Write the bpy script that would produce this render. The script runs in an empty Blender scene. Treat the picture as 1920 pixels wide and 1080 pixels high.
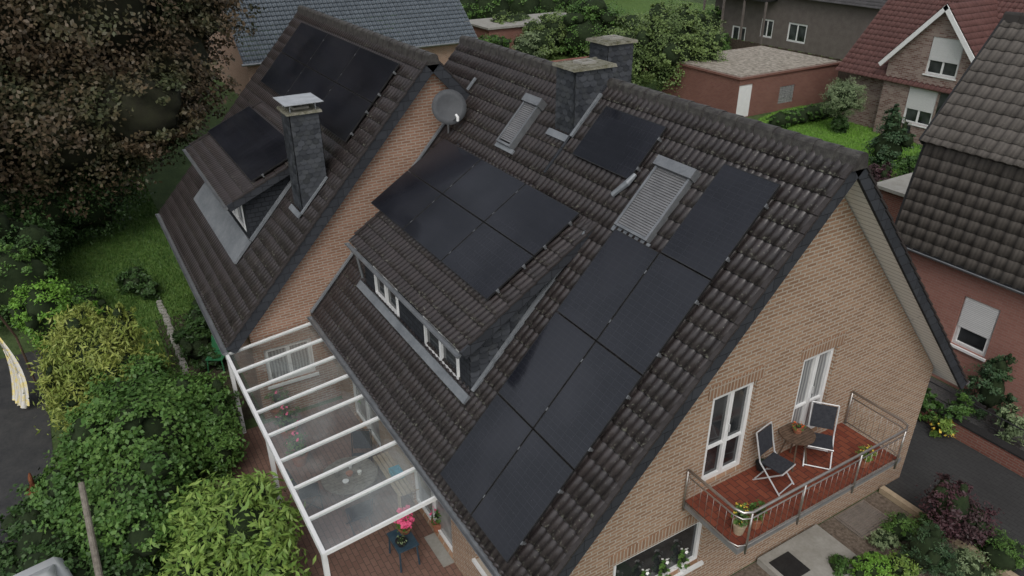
import bpy, bmesh, math, random
import numpy as np
from mathutils import Vector, Matrix
from mathutils.geometry import tessellate_polygon
random.seed(7); RNG=np.random.RandomState(11)
S=bpy.context.scene; COL=S.collection
# ---------------------------------------------------------------- camera
CP=np.array([6.1711,-9.4268,11.8419]); yaw,pit,rol,fp=0.5416,0.4859,-0.0037,1398.16
fh=np.array([-math.cos(yaw),math.sin(yaw),0]); up=np.array([0,0,1.])
F=fh*math.cos(pit)-up*math.sin(pit); R=np.cross(F,up); R/=np.linalg.norm(R); U=np.cross(R,F)
R,U=R*math.cos(rol)+U*math.sin(rol),-R*math.sin(rol)+U*math.cos(rol)
def P(x,y,n,d):
    n=np.array(n,float); v=F+R*(x-960)/fp-U*(y-540)/fp
    return CP+v*((d-n@CP)/(n@v))
def PX(x,y,X): return P(x,y,(1,0,0),X)
def PY(x,y,Y): return P(x,y,(0,1,0),Y)
def PZ(x,y,z=0): return P(x,y,(0,0,1),z)
cd=bpy.data.cameras.new('camera'); cam=bpy.data.objects.new('camera',cd); COL.objects.link(cam)
cd.sensor_width=36; cd.lens=fp/1920*36; cd.clip_end=800; cd.clip_start=.1
cam.matrix_world=Matrix(((R[0],U[0],-F[0],CP[0]),(R[1],U[1],-F[1],CP[1]),(R[2],U[2],-F[2],CP[2]),(0,0,0,1)))
S.camera=cam
# ---------------------------------------------------------------- materials
class NT:
    def __init__(s,name):
        s.m=bpy.data.materials.new(name); s.m.use_nodes=True; s.t=s.m.node_tree; s.t.nodes.clear()
        s.o=s.n('ShaderNodeOutputMaterial')
    def n(s,ty,**k):
        q=s.t.nodes.new(ty)
        for a,b in k.items(): setattr(q,a,b)
        return q
    def l(s,a,b): s.t.links.new(a,b)
    def set(s,sock,v):
        if isinstance(v,bpy.types.NodeSocket): s.l(v,sock)
        else: sock.default_value=v
    def math(s,op,a,b=0.,c=None):
        q=s.n('ShaderNodeMath',operation=op); s.set(q.inputs[0],a); s.set(q.inputs[1],b)
        if c is not None: s.set(q.inputs[2],c)
        return q.outputs[0]
    def pos(s): return s.n('ShaderNodeNewGeometry').outputs['Position']
    def noise(s,vec,scale,detail=4,rough=.55):
        q=s.n('ShaderNodeTexNoise'); s.l(vec,q.inputs['Vector']); q.inputs['Scale'].default_value=scale
        q.inputs['Detail'].default_value=detail; q.inputs['Roughness'].default_value=rough; return q.outputs[0]
    def mix(s,f,a,b):
        q=s.n('ShaderNodeMix',data_type='RGBA'); s.set(q.inputs[0],f)
        for i,v in ((6,a),(7,b)):
            if isinstance(v,tuple): q.inputs[i].default_value=(*v[:3],1)
            else: s.l(v,q.inputs[i])
        return q.outputs[2]
    def ramp(s,v,a,b):
        q=s.n('ShaderNodeMapRange'); s.l(v,q.inputs[0]); q.inputs[1].default_value=a; q.inputs[2].default_value=b; return q.outputs[0]
    def bump(s,h,st,dist=.01):
        q=s.n('ShaderNodeBump'); s.l(h,q.inputs['Height']); q.inputs['Strength'].default_value=st; q.inputs['Distance'].default_value=dist; return q.outputs[0]
    def bsdf(s,col,rough=.8,metal=0.,normal=None,spec=.3,coat=0):
        q=s.n('ShaderNodeBsdfPrincipled')
        if isinstance(col,tuple): q.inputs['Base Color'].default_value=(*col[:3],1)
        else: s.l(col,q.inputs['Base Color'])
        s.set(q.inputs['Roughness'],rough); q.inputs['Metallic'].default_value=metal
        q.inputs['Specular IOR Level'].default_value=spec
        if normal is not None: s.l(normal,q.inputs['Normal'])
        s.l(q.outputs[0],s.o.inputs[0]); return s.m
def pm(name,c1,c2,scale=6,rough=.8,metal=0.,bump=.2,dist=.01,lo=.35,hi=.65,spec=.3):
    t=NT(name); p=t.pos(); a=t.noise(p,scale); b=t.noise(p,scale*6,3)
    f=t.ramp(t.math('ADD',t.math('MULTIPLY',a,.65),t.math('MULTIPLY',b,.35)),lo,hi)
    return t.bsdf(t.mix(f,c1,c2),rough,metal,t.bump(b,bump,dist) if bump else None,spec)
def wallvec(t):
    p=t.pos(); s=t.n('ShaderNodeSeparateXYZ'); t.l(p,s.inputs[0]); c=t.n('ShaderNodeCombineXYZ')
    t.l(t.math('ADD',s.outputs[0],s.outputs[1]),c.inputs[0]); t.l(s.outputs[2],c.inputs[1]); return p,c.outputs[0]
def brickmat(name,c1,c2,mortar,w=.24,h=.071,m=.012,off=.5,dirt=.25,vecmode='wall',bs=.5,bias=0.):
    t=NT(name); p,v=wallvec(t)
    if vecmode=='floor': v=p
    b=t.n('ShaderNodeTexBrick'); t.l(v,b.inputs['Vector']); b.inputs['Scale'].default_value=1
    b.inputs['Brick Width'].default_value=w; b.inputs['Row Height'].default_value=h; b.inputs['Mortar Size'].default_value=m
    b.inputs['Mortar Smooth'].default_value=.2; b.offset=off; b.inputs['Bias'].default_value=bias
    b.inputs['Color1'].default_value=(*c1,1); b.inputs['Color2'].default_value=(*c2,1); b.inputs['Mortar'].default_value=(*mortar,1)
    n=t.noise(p,.9,5); n2=t.noise(p,30,3)
    c=t.mix(t.math('MULTIPLY',t.ramp(n,.35,.75),dirt),b.outputs[0],tuple(x*.45 for x in c1))
    c=t.mix(t.math('MULTIPLY',t.ramp(n2,.3,.8),.35),c,tuple(x*.6 for x in c2))
    hgt=t.math('SUBTRACT',t.math('MULTIPLY',n2,.3),b.outputs[1])
    return t.bsdf(c,.85,0,t.bump(hgt,bs,.01),.2)
def tilemat(name,c1,c2,lichen,dirt,rough=.5,lam=.25,groove_shade=.8,spec=.4):
    t=NT(name); uv=t.n('ShaderNodeUVMap').outputs[0]; f=t.n('ShaderNodeVectorMath',operation='FLOOR'); t.l(uv,f.inputs[0])
    w=t.n('ShaderNodeTexWhiteNoise',noise_dimensions='2D'); t.l(f.outputs[0],w.inputs['Vector'])
    p=t.pos(); big=t.noise(p,.7,4); fine=t.noise(p,22,4,.7); mid=t.noise(p,5,4)
    c=t.mix(w.outputs[0],c1,c2)
    c=t.mix(t.math('MULTIPLY',t.ramp(mid,.4,.75),.5),c,dirt)
    fr=t.n('ShaderNodeVectorMath',operation='FRACTION'); t.l(uv,fr.inputs[0]); sp=t.n('ShaderNodeSeparateXYZ'); t.l(fr.outputs[0],sp.inputs[0])
    edge=t.ramp(sp.outputs[1],.6,1.)
    sx=t.math('ABSOLUTE',t.math('SUBTRACT',t.math('FRACT',t.math('MULTIPLY',sp.outputs[0],2.)),.5))
    gr=t.math('SUBTRACT',1.,t.ramp(sx,.06,.24))
    c=t.mix(t.math('MULTIPLY',gr,groove_shade),c,tuple(x*.45 for x in dirt))  # shade between the rolls painted in, using a darkened dirt colour
    c=t.mix(t.math('MULTIPLY',t.math('LESS_THAN',sp.outputs[1],.07),.85),c,tuple(x*.3 for x in dirt))  # thin dark line along the top of every tile row
    l=t.math('MULTIPLY',t.ramp(t.math('ADD',fine,t.math('MULTIPLY',edge,.09)),.62,.70),t.ramp(big,.3,.6))
    c=t.mix(t.math('MULTIPLY',l,lam*3),c,lichen)
    return t.bsdf(c,rough,0,t.bump(fine,.15,.004),spec)
def leafmat(name,c1,c2,c3,sc=1.2,rough=.5):
    t=NT(name); g=t.n('ShaderNodeNewGeometry'); r=g.outputs['Random Per Island']
    n=t.noise(g.outputs['Position'],sc,3)
    c=t.mix(r,c1,c2); c=t.mix(t.math('MULTIPLY',t.ramp(n,.45,.65),.75),c,c3)
    return t.bsdf(c,rough,0,None,.3)
M={}
M['brick']=brickmat('beige_brick',(.40,.255,.165),(.27,.16,.10),(.47,.42,.35),dirt=.12,m=.013)
M['brick_soldier']=brickmat('upright_brick',(.36,.22,.14),(.25,.14,.085),(.46,.41,.34),w=.075,h=.26,off=0,m=.012)
M['brick_rear']=brickmat('orange_brick',(.39,.22,.15),(.28,.148,.095),(.42,.37,.31),dirt=.2,m=.013)
M['brick_red']=brickmat('red_brick',(.27,.115,.085),(.21,.08,.062),(.25,.18,.15),dirt=.3)
M['brick_salmon']=brickmat('salmon_brick',(.37,.185,.15),(.32,.15,.12),(.34,.22,.18),dirt=.15,m=.009)
M['brick_mottled']=brickmat('mottled_brown_brick',(.16,.08,.065),(.36,.28,.24),(.34,.30,.27),w=.26,h=.09)
M['tile']=tilemat('dark_brown_tiles',(.033,.027,.0265),(.046,.037,.036),(.20,.20,.16),(.022,.019,.019),.33,.3,.4,.5)
M['tile_old']=tilemat('weathered_tiles',(.10,.088,.076),(.125,.11,.096),(.19,.18,.15),(.064,.056,.05),.7,.25,.4)
M['tile_maroon']=tilemat('maroon_tiles',(.115,.050,.043),(.14,.062,.053),(.2,.14,.11),(.08,.040,.036),.7,.2,.4)
M['tile_blue']=tilemat('slate_blue_tiles',(.085,.105,.125),(.12,.145,.17),(.2,.22,.23),(.05,.06,.07),.6,.1,.7)
M['tile_dark']=tilemat('dark_grey_tiles',(.06,.056,.056),(.085,.08,.08),(.16,.15,.13),(.04,.04,.04),.6,.25,0)
M['ridge']=pm('ridge_tiles',(.038,.034,.033),(.10,.097,.085),9,.6,0,.3,.01,.42,.7)
M['verge']=pm('verge_tiles',(.030,.026,.025),(.050,.043,.041),9,.45,0,.2)
M['slate']=brickmat('slate_cladding',(.028,.031,.037),(.042,.046,.053),(.010,.011,.013),w=.2,h=.12,m=.008,dirt=.3,bs=.9)
t=NT('round_slates'); g=t.n('ShaderNodeNewGeometry'); M['slates']=t.bsdf(t.mix(t.math('MULTIPLY',t.ramp(t.noise(g.outputs['Position'],5,4),.45,.75),.3),t.mix(g.outputs['Random Per Island'],(.022,.025,.030),(.062,.067,.077)),(.09,.095,.085)),.5,0,None,.4)
M['slate_dark']=brickmat('slate_verge',(.034,.037,.043),(.050,.054,.062),(.014,.014,.016),w=.3,h=.2,m=.006,dirt=.3)
M['lead']=pm('lead_sheet',(.16,.175,.19),(.25,.265,.28),3,.5,.2,.15)
M['zinc']=pm('zinc',(.20,.21,.22),(.30,.31,.32),4,.45,.6,.1)
M['dish']=pm('dull_grey_dish',(.055,.058,.062),(.08,.084,.09),4,.6,0,.05)
M['flash']=pm('bright_lead',(.34,.36,.38),(.5,.52,.54),5,.5,.2,.2)
M['white']=pm('white_plastic',(.72,.72,.71),(.80,.80,.79),5,.4,0,.02)
M['white_board']=brickmat('white_boards',(.84,.84,.82),(.86,.86,.84),(.45,.45,.44),w=6,h=.11,m=.008,dirt=.03)
M['mossy']=pm('mossy_concrete',(.09,.085,.045),(.25,.24,.20),7,.95,0,.6,.02)
M['concrete']=pm('concrete',(.25,.24,.21),(.34,.33,.30),3,.9,0,.3)
M['steel']=pm('brushed_steel',(.42,.40,.38),(.58,.55,.52),8,.3,.85,.02)
M['silver']=pm('silver_paint',(.5,.5,.5),(.6,.6,.6),8,.4,.2,.02)
M['black']=pm('black_plastic',(.015,.015,.016),(.03,.03,.03),8,.45,0,.05)
M['darkfab']=pm('dark_fabric',(.02,.022,.028),(.045,.047,.055),20,.8,0,.2)
M['terra']=pm('terracotta',(.26,.10,.055),(.36,.15,.085),9,.8,0,.1)
M['wood']=pm('weathered_wood',(.07,.045,.03),(.15,.10,.07),12,.7,0,.3)
M['greywood']=pm('grey_wood',(.12,.105,.085),(.24,.215,.18),12,.8,0,.4)
M['palewood']=pm('pale_wood',(.34,.27,.18),(.46,.37,.26),12,.7,0,.2)
M['bark']=pm('bark',(.035,.026,.02),(.09,.068,.05),9,.95,0,.8,.03)
M['redtile']=brickmat('red_clay_floor_tiles',(.25,.075,.042),(.17,.045,.028),(.07,.035,.028),w=.24,h=.12,m=.008,off=.5,vecmode='floor',dirt=.5)
M['paving']=brickmat('terrace_paving',(.25,.15,.115),(.19,.11,.085),(.10,.075,.06),w=.22,h=.11,m=.008,vecmode='floor',dirt=.4)
M['pavers']=brickmat('grey_pavers',(.050,.050,.050),(.058,.058,.057),(.036,.036,.036),w=.22,h=.11,m=.008,vecmode='floor',dirt=.4)
M['asphalt']=pm('asphalt',(.035,.036,.038),(.065,.064,.062),2,.6,0,.5)
M['gravel']=pm('gravel',(.09,.07,.05),(.28,.225,.18),14,.95,0,1,.03)
M['roofgravel']=pm('roof_gravel',(.20,.175,.14),(.42,.38,.32),4,.95,0,1,.03,.42,.6)
M['darkgravel']=pm('dark_gravel',(.05,.05,.05),(.15,.145,.14),18,.95,0,1,.03)
M['soil']=pm('soil',(.03,.024,.016),(.07,.065,.04),3,.98,0,.8,.04)
M['ground']=pm('rough_ground',(.04,.065,.02),(.08,.12,.04),1.5,.98,0,.9,.04)
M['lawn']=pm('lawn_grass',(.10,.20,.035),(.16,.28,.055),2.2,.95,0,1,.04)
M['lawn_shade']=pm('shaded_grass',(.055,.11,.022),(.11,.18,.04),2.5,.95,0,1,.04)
M['render']=pm('brown_render',(.12,.10,.09),(.16,.138,.125),2,.9,0,.1)
M['blue']=pm('blue_paint',(.025,.05,.075),(.05,.085,.11),8,.5,0,.05)
M['carwhite']=pm('car_paint',(.72,.73,.74),(.78,.79,.8),1,.2,0,.0,spec=.6)
M['bluecrate']=pm('cyan_plastic',(.03,.30,.42),(.06,.42,.55),5,.5,0,.05)
M['greenpl']=pm('green_plastic',(.03,.14,.06),(.05,.2,.09),5,.5,0,.05)
M['rust']=pm('rusty_metal',(.10,.035,.018),(.22,.075,.03),9,.85,0,.4)
M['skin_cloth']=pm('patterned_cloth',(.62,.60,.55),(.72,.60,.24),7,.85,0,.1,lo=.5,hi=.56)
M['petal_pink']=pm('pink_petals',(.75,.05,.17),(.95,.22,.38),30,.6,0,0)
M['petal_white']=pm('white_petals',(.7,.7,.66),(.85,.85,.8),30,.6,0,0)
M['petal_yellow']=pm('yellow_petals',(.6,.42,.04),(.75,.58,.10),30,.6,0,0)
M['petal_orange']=pm('orange_petals',(.5,.06,.015),(.65,.14,.03),30,.6,0,0)
M['zincdark']=pm('shutter_aluminium',(.20,.20,.205),(.27,.27,.275),4,.4,.3,.05)
M['shutter_white']=brickmat('white_shutter_slats',(.66,.66,.65),(.7,.7,.69),(.4,.4,.4),w=8,h=.05,m=.006,dirt=.05)
t=NT('dark_glass'); pp=t.pos(); M['glass']=t.bsdf(t.mix(t.ramp(t.noise(pp,1.3,2),.35,.7),(.012,.014,.016),(.07,.075,.078)),.06,0,None,.7)
t=NT('curtain_glass'); pp=t.pos(); w=t.n('ShaderNodeTexWave'); t.l(pp,w.inputs[0]); w.inputs['Scale'].default_value=4; w.inputs['Distortion'].default_value=2
w.bands_direction='Y'; M['glasscurtain']=t.bsdf(t.mix(w.outputs[1],(.16,.165,.17),(.36,.36,.35)),.1,0,None,.6)
t=NT('clear_roof_glass'); tr=t.n('ShaderNodeBsdfTransparent'); tr.inputs[0].default_value=(.93,.96,.955,1); gl=t.n('ShaderNodeBsdfGlossy'); gl.inputs['Roughness'].default_value=.04
gl.inputs[0].default_value=(.9,.95,.95,1)
df=t.n('ShaderNodeBsdfDiffuse'); df.inputs[0].default_value=(.5,.54,.52,1); m0=t.n('ShaderNodeMixShader'); t.l(t.math('ADD',t.math('MULTIPLY',t.ramp(t.noise(t.pos(),.9,4),.42,.72),.26),.07),m0.inputs[0]); t.l(tr.outputs[0],m0.inputs[1]); t.l(df.outputs[0],m0.inputs[2])  # patchy pale diffuse paints hazy sky reflection into the panes
ly=t.n('ShaderNodeLayerWeight'); ly.inputs[0].default_value=.5; fz_=t.math('ADD',.13,t.math('MULTIPLY',t.math('POWER',ly.outputs[1],3.),.75)); mx=t.n('ShaderNodeMixShader'); t.l(fz_,mx.inputs[0]); t.l(m0.outputs[0],mx.inputs[1]); t.l(gl.outputs[0],mx.inputs[2]); t.l(mx.outputs[0],t.o.inputs[0]); M['clear']=t.m
t=NT('solar_cells'); uv=t.n('ShaderNodeUVMap').outputs[0]; sp=t.n('ShaderNodeSeparateXYZ'); t.l(uv,sp.inputs[0])
a=t.math('LESS_THAN',t.math('FRACT',t.math('MULTIPLY',sp.outputs[0],6.)),.05); b=t.math('LESS_THAN',t.math('FRACT',t.math('MULTIPLY',sp.outputs[1],18.)),.09)
ln=t.math('MAXIMUM',a,b); n=t.noise(t.pos(),1.3,4)
c=t.mix(t.ramp(n,.3,.7),(.0075,.0085,.012),(.013,.014,.019))
sm=t.ramp(t.noise(t.pos(),.55,3,.5),.42,.6)
c=t.mix(t.math('MULTIPLY',sm,.5),c,(.026,.027,.034)); c=t.mix(t.math('MULTIPLY',ln,.22),c,(.045,.047,.055)); dots=t.ramp(t.noise(t.pos(),45,2),.70,.76); c=t.mix(t.math('MULTIPLY',dots,.35),c,(.12,.12,.12))
M['cells']=t.bsdf(c,t.math('ADD',.06,t.math('MULTIPLY',t.noise(t.pos(),.9,5,.7),.16)),0,None,.5)
M['L_beech']=leafmat('copper_leaves',(.058,.045,.027),(.12,.082,.048),(.048,.072,.028),.45)
M['L_mid']=leafmat('green_leaves',(.055,.13,.024),(.12,.215,.048),(.035,.085,.018),.9)
M['L_dark']=leafmat('dark_green_leaves',(.03,.07,.018),(.06,.115,.032),(.018,.042,.013),.8)
M['L_laurel']=leafmat('light_green_leaves',(.13,.23,.04),(.23,.32,.07),(.065,.13,.024),2.5)
M['L_gold']=leafmat('golden_green_leaves',(.20,.25,.045),(.31,.34,.085),(.11,.17,.03),1.5)
M['L_bright']=leafmat('bright_green_leaves',(.12,.28,.03),(.19,.35,.055),(.08,.17,.025),1.2)
M['L_far']=leafmat('garden_leaves',(.11,.17,.05),(.19,.26,.08),(.065,.105,.035),.6)
M['L_purple']=leafmat('purple_leaves',(.055,.026,.032),(.09,.042,.048),(.04,.03,.028),1.5)
M['L_conifer']=leafmat('conifer_needles',(.035,.08,.035),(.07,.12,.05),(.02,.045,.02),1.5)
M['L_grey']=leafmat('grey_green_leaves',(.15,.21,.10),(.25,.31,.16),(.09,.13,.06),1.5)
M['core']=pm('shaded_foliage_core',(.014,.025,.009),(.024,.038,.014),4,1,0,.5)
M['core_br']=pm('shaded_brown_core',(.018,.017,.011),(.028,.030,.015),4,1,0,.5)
# ---------------------------------------------------------------- mesh builder
class MB:
    def __init__(s,X=None): s.v=[];s.f=[];s.m=[];s.uv={};s.X=X
    def add(s,vs,fs,mi=0,uvs=None):
        b=len(s.v)
        for v in vs:
            v=Vector(v)
            if s.X is not None: v=s.X@v
            s.v.append(v)
        for k,f in enumerate(fs):
            if uvs: s.uv[len(s.f)]=uvs
            s.f.append([b+i for i in f]); s.m.append(mi)
        return s
    def box(s,a,b,mi=0):
        x0,y0,z0=[min(a[i],b[i]) for i in range(3)]; x1,y1,z1=[max(a[i],b[i]) for i in range(3)]
        return s.add([(x0,y0,z0),(x1,y0,z0),(x1,y1,z0),(x0,y1,z0),(x0,y0,z1),(x1,y0,z1),(x1,y1,z1),(x0,y1,z1)],
          [(0,3,2,1),(4,5,6,7),(0,1,5,4),(1,2,6,5),(2,3,7,6),(3,0,4,7)],mi)
    def hexa(s,pts,mi=0): return s.add(pts,[(0,3,2,1),(4,5,6,7),(0,1,5,4),(1,2,6,5),(2,3,7,6),(3,0,4,7)],mi)
    def poly(s,pts,mi=0,uvs=None): return s.add(pts,[tuple(range(len(pts)))],mi,uvs)
    def tube(s,path,r,mi=0,n=8,cap=True):
        rs=r if isinstance(r,(list,tuple)) else [r]*len(path); path=[Vector(p) for p in path]; vs=[]
        pa=None
        for i,p in enumerate(path):
            d=(path[min(i+1,len(path)-1)]-path[max(i-1,0)]).normalized()
            a=d.orthogonal().normalized() if pa is None else (pa-d*pa.dot(d)).normalized()
            pa=a; b=d.cross(a)
            for k in range(n):
                q=2*math.pi*k/n; vs.append(p+(a*math.cos(q)+b*math.sin(q))*rs[i])
        fs=[]
        for i in range(len(path)-1):
            for k in range(n): fs.append((i*n+k,i*n+(k+1)%n,(i+1)*n+(k+1)%n,(i+1)*n+k))
        if cap: fs.append(tuple(range(n-1,-1,-1))); fs.append(tuple((len(path)-1)*n+k for k in range(n)))
        return s.add(vs,fs,mi)
    def lathe(s,c,prof,mi=0,n=20):
        vs=[];fs=[]
        for r,z in prof:
            for k in range(n): q=2*math.pi*k/n; vs.append((c[0]+r*math.cos(q),c[1]+r*math.sin(q),c[2]+z))
        for i in range(len(prof)-1):
            for k in range(n): fs.append((i*n+k,i*n+(k+1)%n,(i+1)*n+(k+1)%n,(i+1)*n+k))
        fs.append(tuple(range(n-1,-1,-1))); fs.append(tuple((len(prof)-1)*n+k for k in range(n)))
        return s.add(vs,fs,mi)
    def build(s,name,mats,parent=None,smooth=False):
        me=bpy.data.meshes.new(name); o=bpy.data.objects.new(name,me); COL.objects.link(o)
        org=Vector((0,0,0))
        if parent is not None: o.parent=parent; org=Vector(parent.get('_o',(0,0,0)))
        me.from_pydata([tuple(v-org) for v in s.v],[],s.f)
        if not isinstance(mats,(list,tuple)): mats=[mats]
        for m in mats: me.materials.append(M[m] if isinstance(m,str) else m)
        me.polygons.foreach_set('material_index',s.m)
        if s.uv:
            ul=me.uv_layers.new(name='UVMap')
            for fi,u in s.uv.items():
                for li,q in zip(me.polygons[fi].loop_indices,u): ul.data[li].uv=q
        if smooth: me.polygons.foreach_set('use_smooth',[True]*len(s.f))
        o['_o']=tuple(org); me.update(); return o
def tag(o,label,cat,group=None):
    o['label']=label;o['category']=cat
    if group:o['group']=group
    return o
def thing(name,label,cat,loc,group=None):
    o=bpy.data.objects.new(name,None); COL.objects.link(o); o.location=loc; o['_o']=tuple(float(v) for v in loc); o.empty_display_size=.2
    return tag(o,label,cat,group)
def struct(o): o['kind']='structure'; return o
def npmesh(name,verts,faces,mats,parent=None,midx=None,uv=None,smooth=False):
    me=bpy.data.meshes.new(name); o=bpy.data.objects.new(name,me); COL.objects.link(o); org=np.zeros(3)
    if parent is not None: o.parent=parent; org=np.array(tuple(parent.get('_o',(0,0,0))))
    verts=np.asarray(verts,float)-org; faces=np.asarray(faces,np.int32)
    me.vertices.add(len(verts)); me.vertices.foreach_set('co',verts.astype(np.float32).ravel())
    n=len(faces); me.loops.add(n*4); me.loops.foreach_set('vertex_index',faces.ravel())
    me.polygons.add(n); me.polygons.foreach_set('loop_start',np.arange(0,n*4,4,dtype=np.int32))
    for m in mats: me.materials.append(M[m])
    if midx is not None: me.polygons.foreach_set('material_index',np.asarray(midx,np.int32))
    if uv is not None:
        ul=me.uv_layers.new(name='UVMap'); ul.data.foreach_set('uv',np.asarray(uv,np.float32).ravel())
    if smooth: me.polygons.foreach_set('use_smooth',np.ones(n,bool))
    me.update(calc_edges=True); me.validate(); o['_o']=tuple(float(v) for v in org); return o
# ---------------------------------------------------------------- roof tiles
def tiles(name,O,u,d,nrm,ulen,slen,mat,parent,tw=.30,ex=.315,amp=.020,lift=.024,per=.15,sub=6):
    O,u,d,nrm=[np.array(q,float) for q in (O,u,d,nrm)]
    nr=int(math.ceil(slen/ex)); step=per/sub; nx=int(round(ulen/step)); us=np.linspace(0,ulen,nx+1)
    ph=(us/per)%1.0; prof=amp*np.clip(np.cos(2*math.pi*(ph))*1.1+.35,-.6,.95)
    ti=(us/tw).astype(int); vs=[];uvv=[]
    for r in range(nr):
        jit=RNG.randn(ti.max()+1)*.0018; js=RNG.randn(ti.max()+1)*.003
        s0=r*ex; s1=min((r+1)*ex,slen)
        for s,l,vv in ((s0,0.,.02),(s1,lift,.97),(s1+.002,lift-.024,.99)):
            h=prof+l+jit[ti]
            vs.append(O+us[:,None]*u+(s+js[ti]*(l>0))[:,None]*d+h[:,None]*nrm); uvv.append(np.stack([us/tw,np.full_like(us,r+vv)],1))
    V=np.concatenate(vs); UVv=np.concatenate(uvv); n1=nx+1; fs=[]
    for r in range(nr):
        for k in (0,1):
            a=(r*3+k)*n1+np.arange(nx); fs.append(np.stack([a,a+n1,a+n1+1,a+1],1))
    Fc=np.concatenate(fs)
    a,b,c=V[Fc[0][0]],V[Fc[0][1]],V[Fc[0][2]]
    if np.dot(np.cross(b-a,c-a),nrm)<0: Fc=Fc[:,::-1]
    return npmesh(name,V,Fc,[mat],parent,uv=UVv[Fc].reshape(-1,2))
class Pl:
    def __init__(s,Y0,Z0,tt,side=-1):
        s.Y0,s.Z0,s.t,s.side=Y0,Z0,tt,side; a=math.atan(tt); s.c,s.s=math.cos(a),math.sin(a)
    def __call__(s,x,d,n=0): return (x, s.Y0+s.side*(d*s.c+n*s.s), s.Z0-d*s.s+n*s.c)
    def hit(s,px,py,n=0):
        N=(0,s.side*s.s,s.c); p0=s(0,0,n); q=P(px,py,N,N[1]*p0[1]+N[2]*p0[2]); return q[0],(q[1]-p0[1])*s.side*s.c+(p0[2]-q[2])*s.s
    def tiles(s,name,x0,x1,d0,d1,mat,parent,n=0,**k):
        return tiles(name,s(x0,d0,n),(1,0,0),(0,s.side*s.c,-s.s),(0,s.side*s.s,s.c),x1-x0,d1-d0,mat,parent,**k)
    def slab(s,mb,x0,x1,d0,d1,n0,n1,mi=0):
        mb.hexa([s(x0,d0,n0),s(x1,d0,n0),s(x1,d1,n0),s(x0,d1,n0),s(x0,d0,n1),s(x1,d0,n1),s(x1,d1,n1),s(x0,d1,n1)],mi)
        return mb
def vergetiles(mb,Q,x0,x1,L):
    for i in range(int(L/.315)): a,b=.04+i*.315,.04+(i+1)*.315; mb.hexa([Q(x0,a,.03),Q(x1,a,.03),Q(x1,b,.05),Q(x0,b,.05),Q(x0,a,.062),Q(x1,a,.062),Q(x1,b,.086),Q(x0,b,.086)])
def ridge(mb,x0,x1,y,z,r=.10,mi=0):
    n=int((x1-x0)/.38); k=9
    for i in range(n):
        a=x0+(x1-x0)*i/n; b=x0+(x1-x0)*(i+1)/n+.03; vs=[]
        for x,rr in ((a,r*.9),(b,r*1.06)):
            vs.append((x,y+rr*1.5,z-.215))
            for j in range(k): q=math.pi*j/(k-1); vs.append((x,y+rr*1.15*math.cos(q),z-.07+rr*math.sin(q)))
            vs.append((x,y-rr*1.5,z-.215))
        K=k+2
        mb.add(vs,[(j,j+1,K+j+1,K+j) for j in range(K-1)]+[tuple(range(K)),tuple(range(2*K-1,K-1,-1))],mi)
def gutter(mb,x0,x1,y,z,r=.07,mi=0):
    k=8;vs=[]
    for x in (x0,x1):
        for rr in (r,r-.01):
            for j in range(k): q=math.pi+math.pi*j/(k-1); vs.append((x,y+rr*math.cos(q),z+rr*math.sin(q)))
    fs=[]
    for j in range(k-1): fs+= [(j,j+1,2*k+j+1,2*k+j),(k+j,3*k+j,3*k+j+1,k+j+1)]
    fs+=[(0,k,3*k,2*k),(k-1,2*k-1,4*k-1,3*k-1)]
    for b in (0,2*k): fs+=[tuple(b+j for j in range(k))]
    mb.add(vs,fs,mi); return mb
def WX(X0,s=1): return Matrix(((0,s,0,X0),(1,0,0,0),(0,0,1,0),(0,0,0,1)))
def WY(Y0,s=-1): return Matrix(((1,0,0,0),(0,s,0,Y0),(0,0,1,0),(0,0,0,1)))
def wall(mb,outer,holes,mi=0,dep=.14,mr=None):
    loops=[[Vector((u,0,z)) for u,z in outer]]+[[Vector((u,0,z)) for u,z in ((a,c),(b,c),(b,d),(a,d))] for a,b,c,d in holes]
    flat=[p for l in loops for p in l]
    tr=tessellate_polygon([[Vector((p.x,p.z,0)) for p in l] for l in loops]); mb.add(flat,[tuple(t) for t in tr],mi)
    for a,b,c,d in holes:
        q=[(a,c),(b,c),(b,d),(a,d)]
        for i in range(4):
            (u0,z0),(u1,z1)=q[i],q[(i+1)%4]
            mb.add([(u0,0,z0),(u1,0,z1),(u1,-dep,z1),(u0,-dep,z0)],[(0,1,2,3)],mi if mr is None else mr)
def win(mb,u0,u1,z0,z1,cas=(.5,.5),fw=.06,n=-.11,sh=0,mid=None,g=None,gl=1,si=2):
    mb.box((u0,n-.03,z0),(u0+fw,n+.04,z1)); mb.box((u1-fw,n-.03,z0),(u1,n+.04,z1))
    mb.box((u0+fw,n-.03,z0),(u1-fw,n+.04,z0+fw)); mb.box((u0+fw,n-.03,z1-fw),(u1-fw,n+.04,z1))
    W=u1-u0-2*fw; a=u0+fw
    for i,c in enumerate(cas):
        b=a+W*c/sum(cas); e=.045
        mb.box((a+.003,n-.02,z0+fw+.003),(a+e,n+.06,z1-fw-.003)); mb.box((b-e,n-.02,z0+fw+.003),(b-.003,n+.06,z1-fw-.003))
        mb.box((a+e,n-.02,z0+fw+.003),(b-e,n+.06,z0+fw+e)); mb.box((a+e,n-.02,z1-fw-e),(b-e,n+.06,z1-fw-.003))
        if mid:
            for m in mid: zz=z0+(z1-z0)*m; mb.box((a+e,n-.015,zz-.02),(b-e,n+.055,zz+.02))
        (g or mb).box((a+e,n-.005,z0+fw+e),(b-e,n+.01,z1-fw-e),0 if g else gl)
        a=b
    if sh>0: mb.box((u0+fw*.6,n+.065,z1-(z1-z0)*sh),(u1-fw*.6,n+.085,z1-.004),si)
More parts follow.
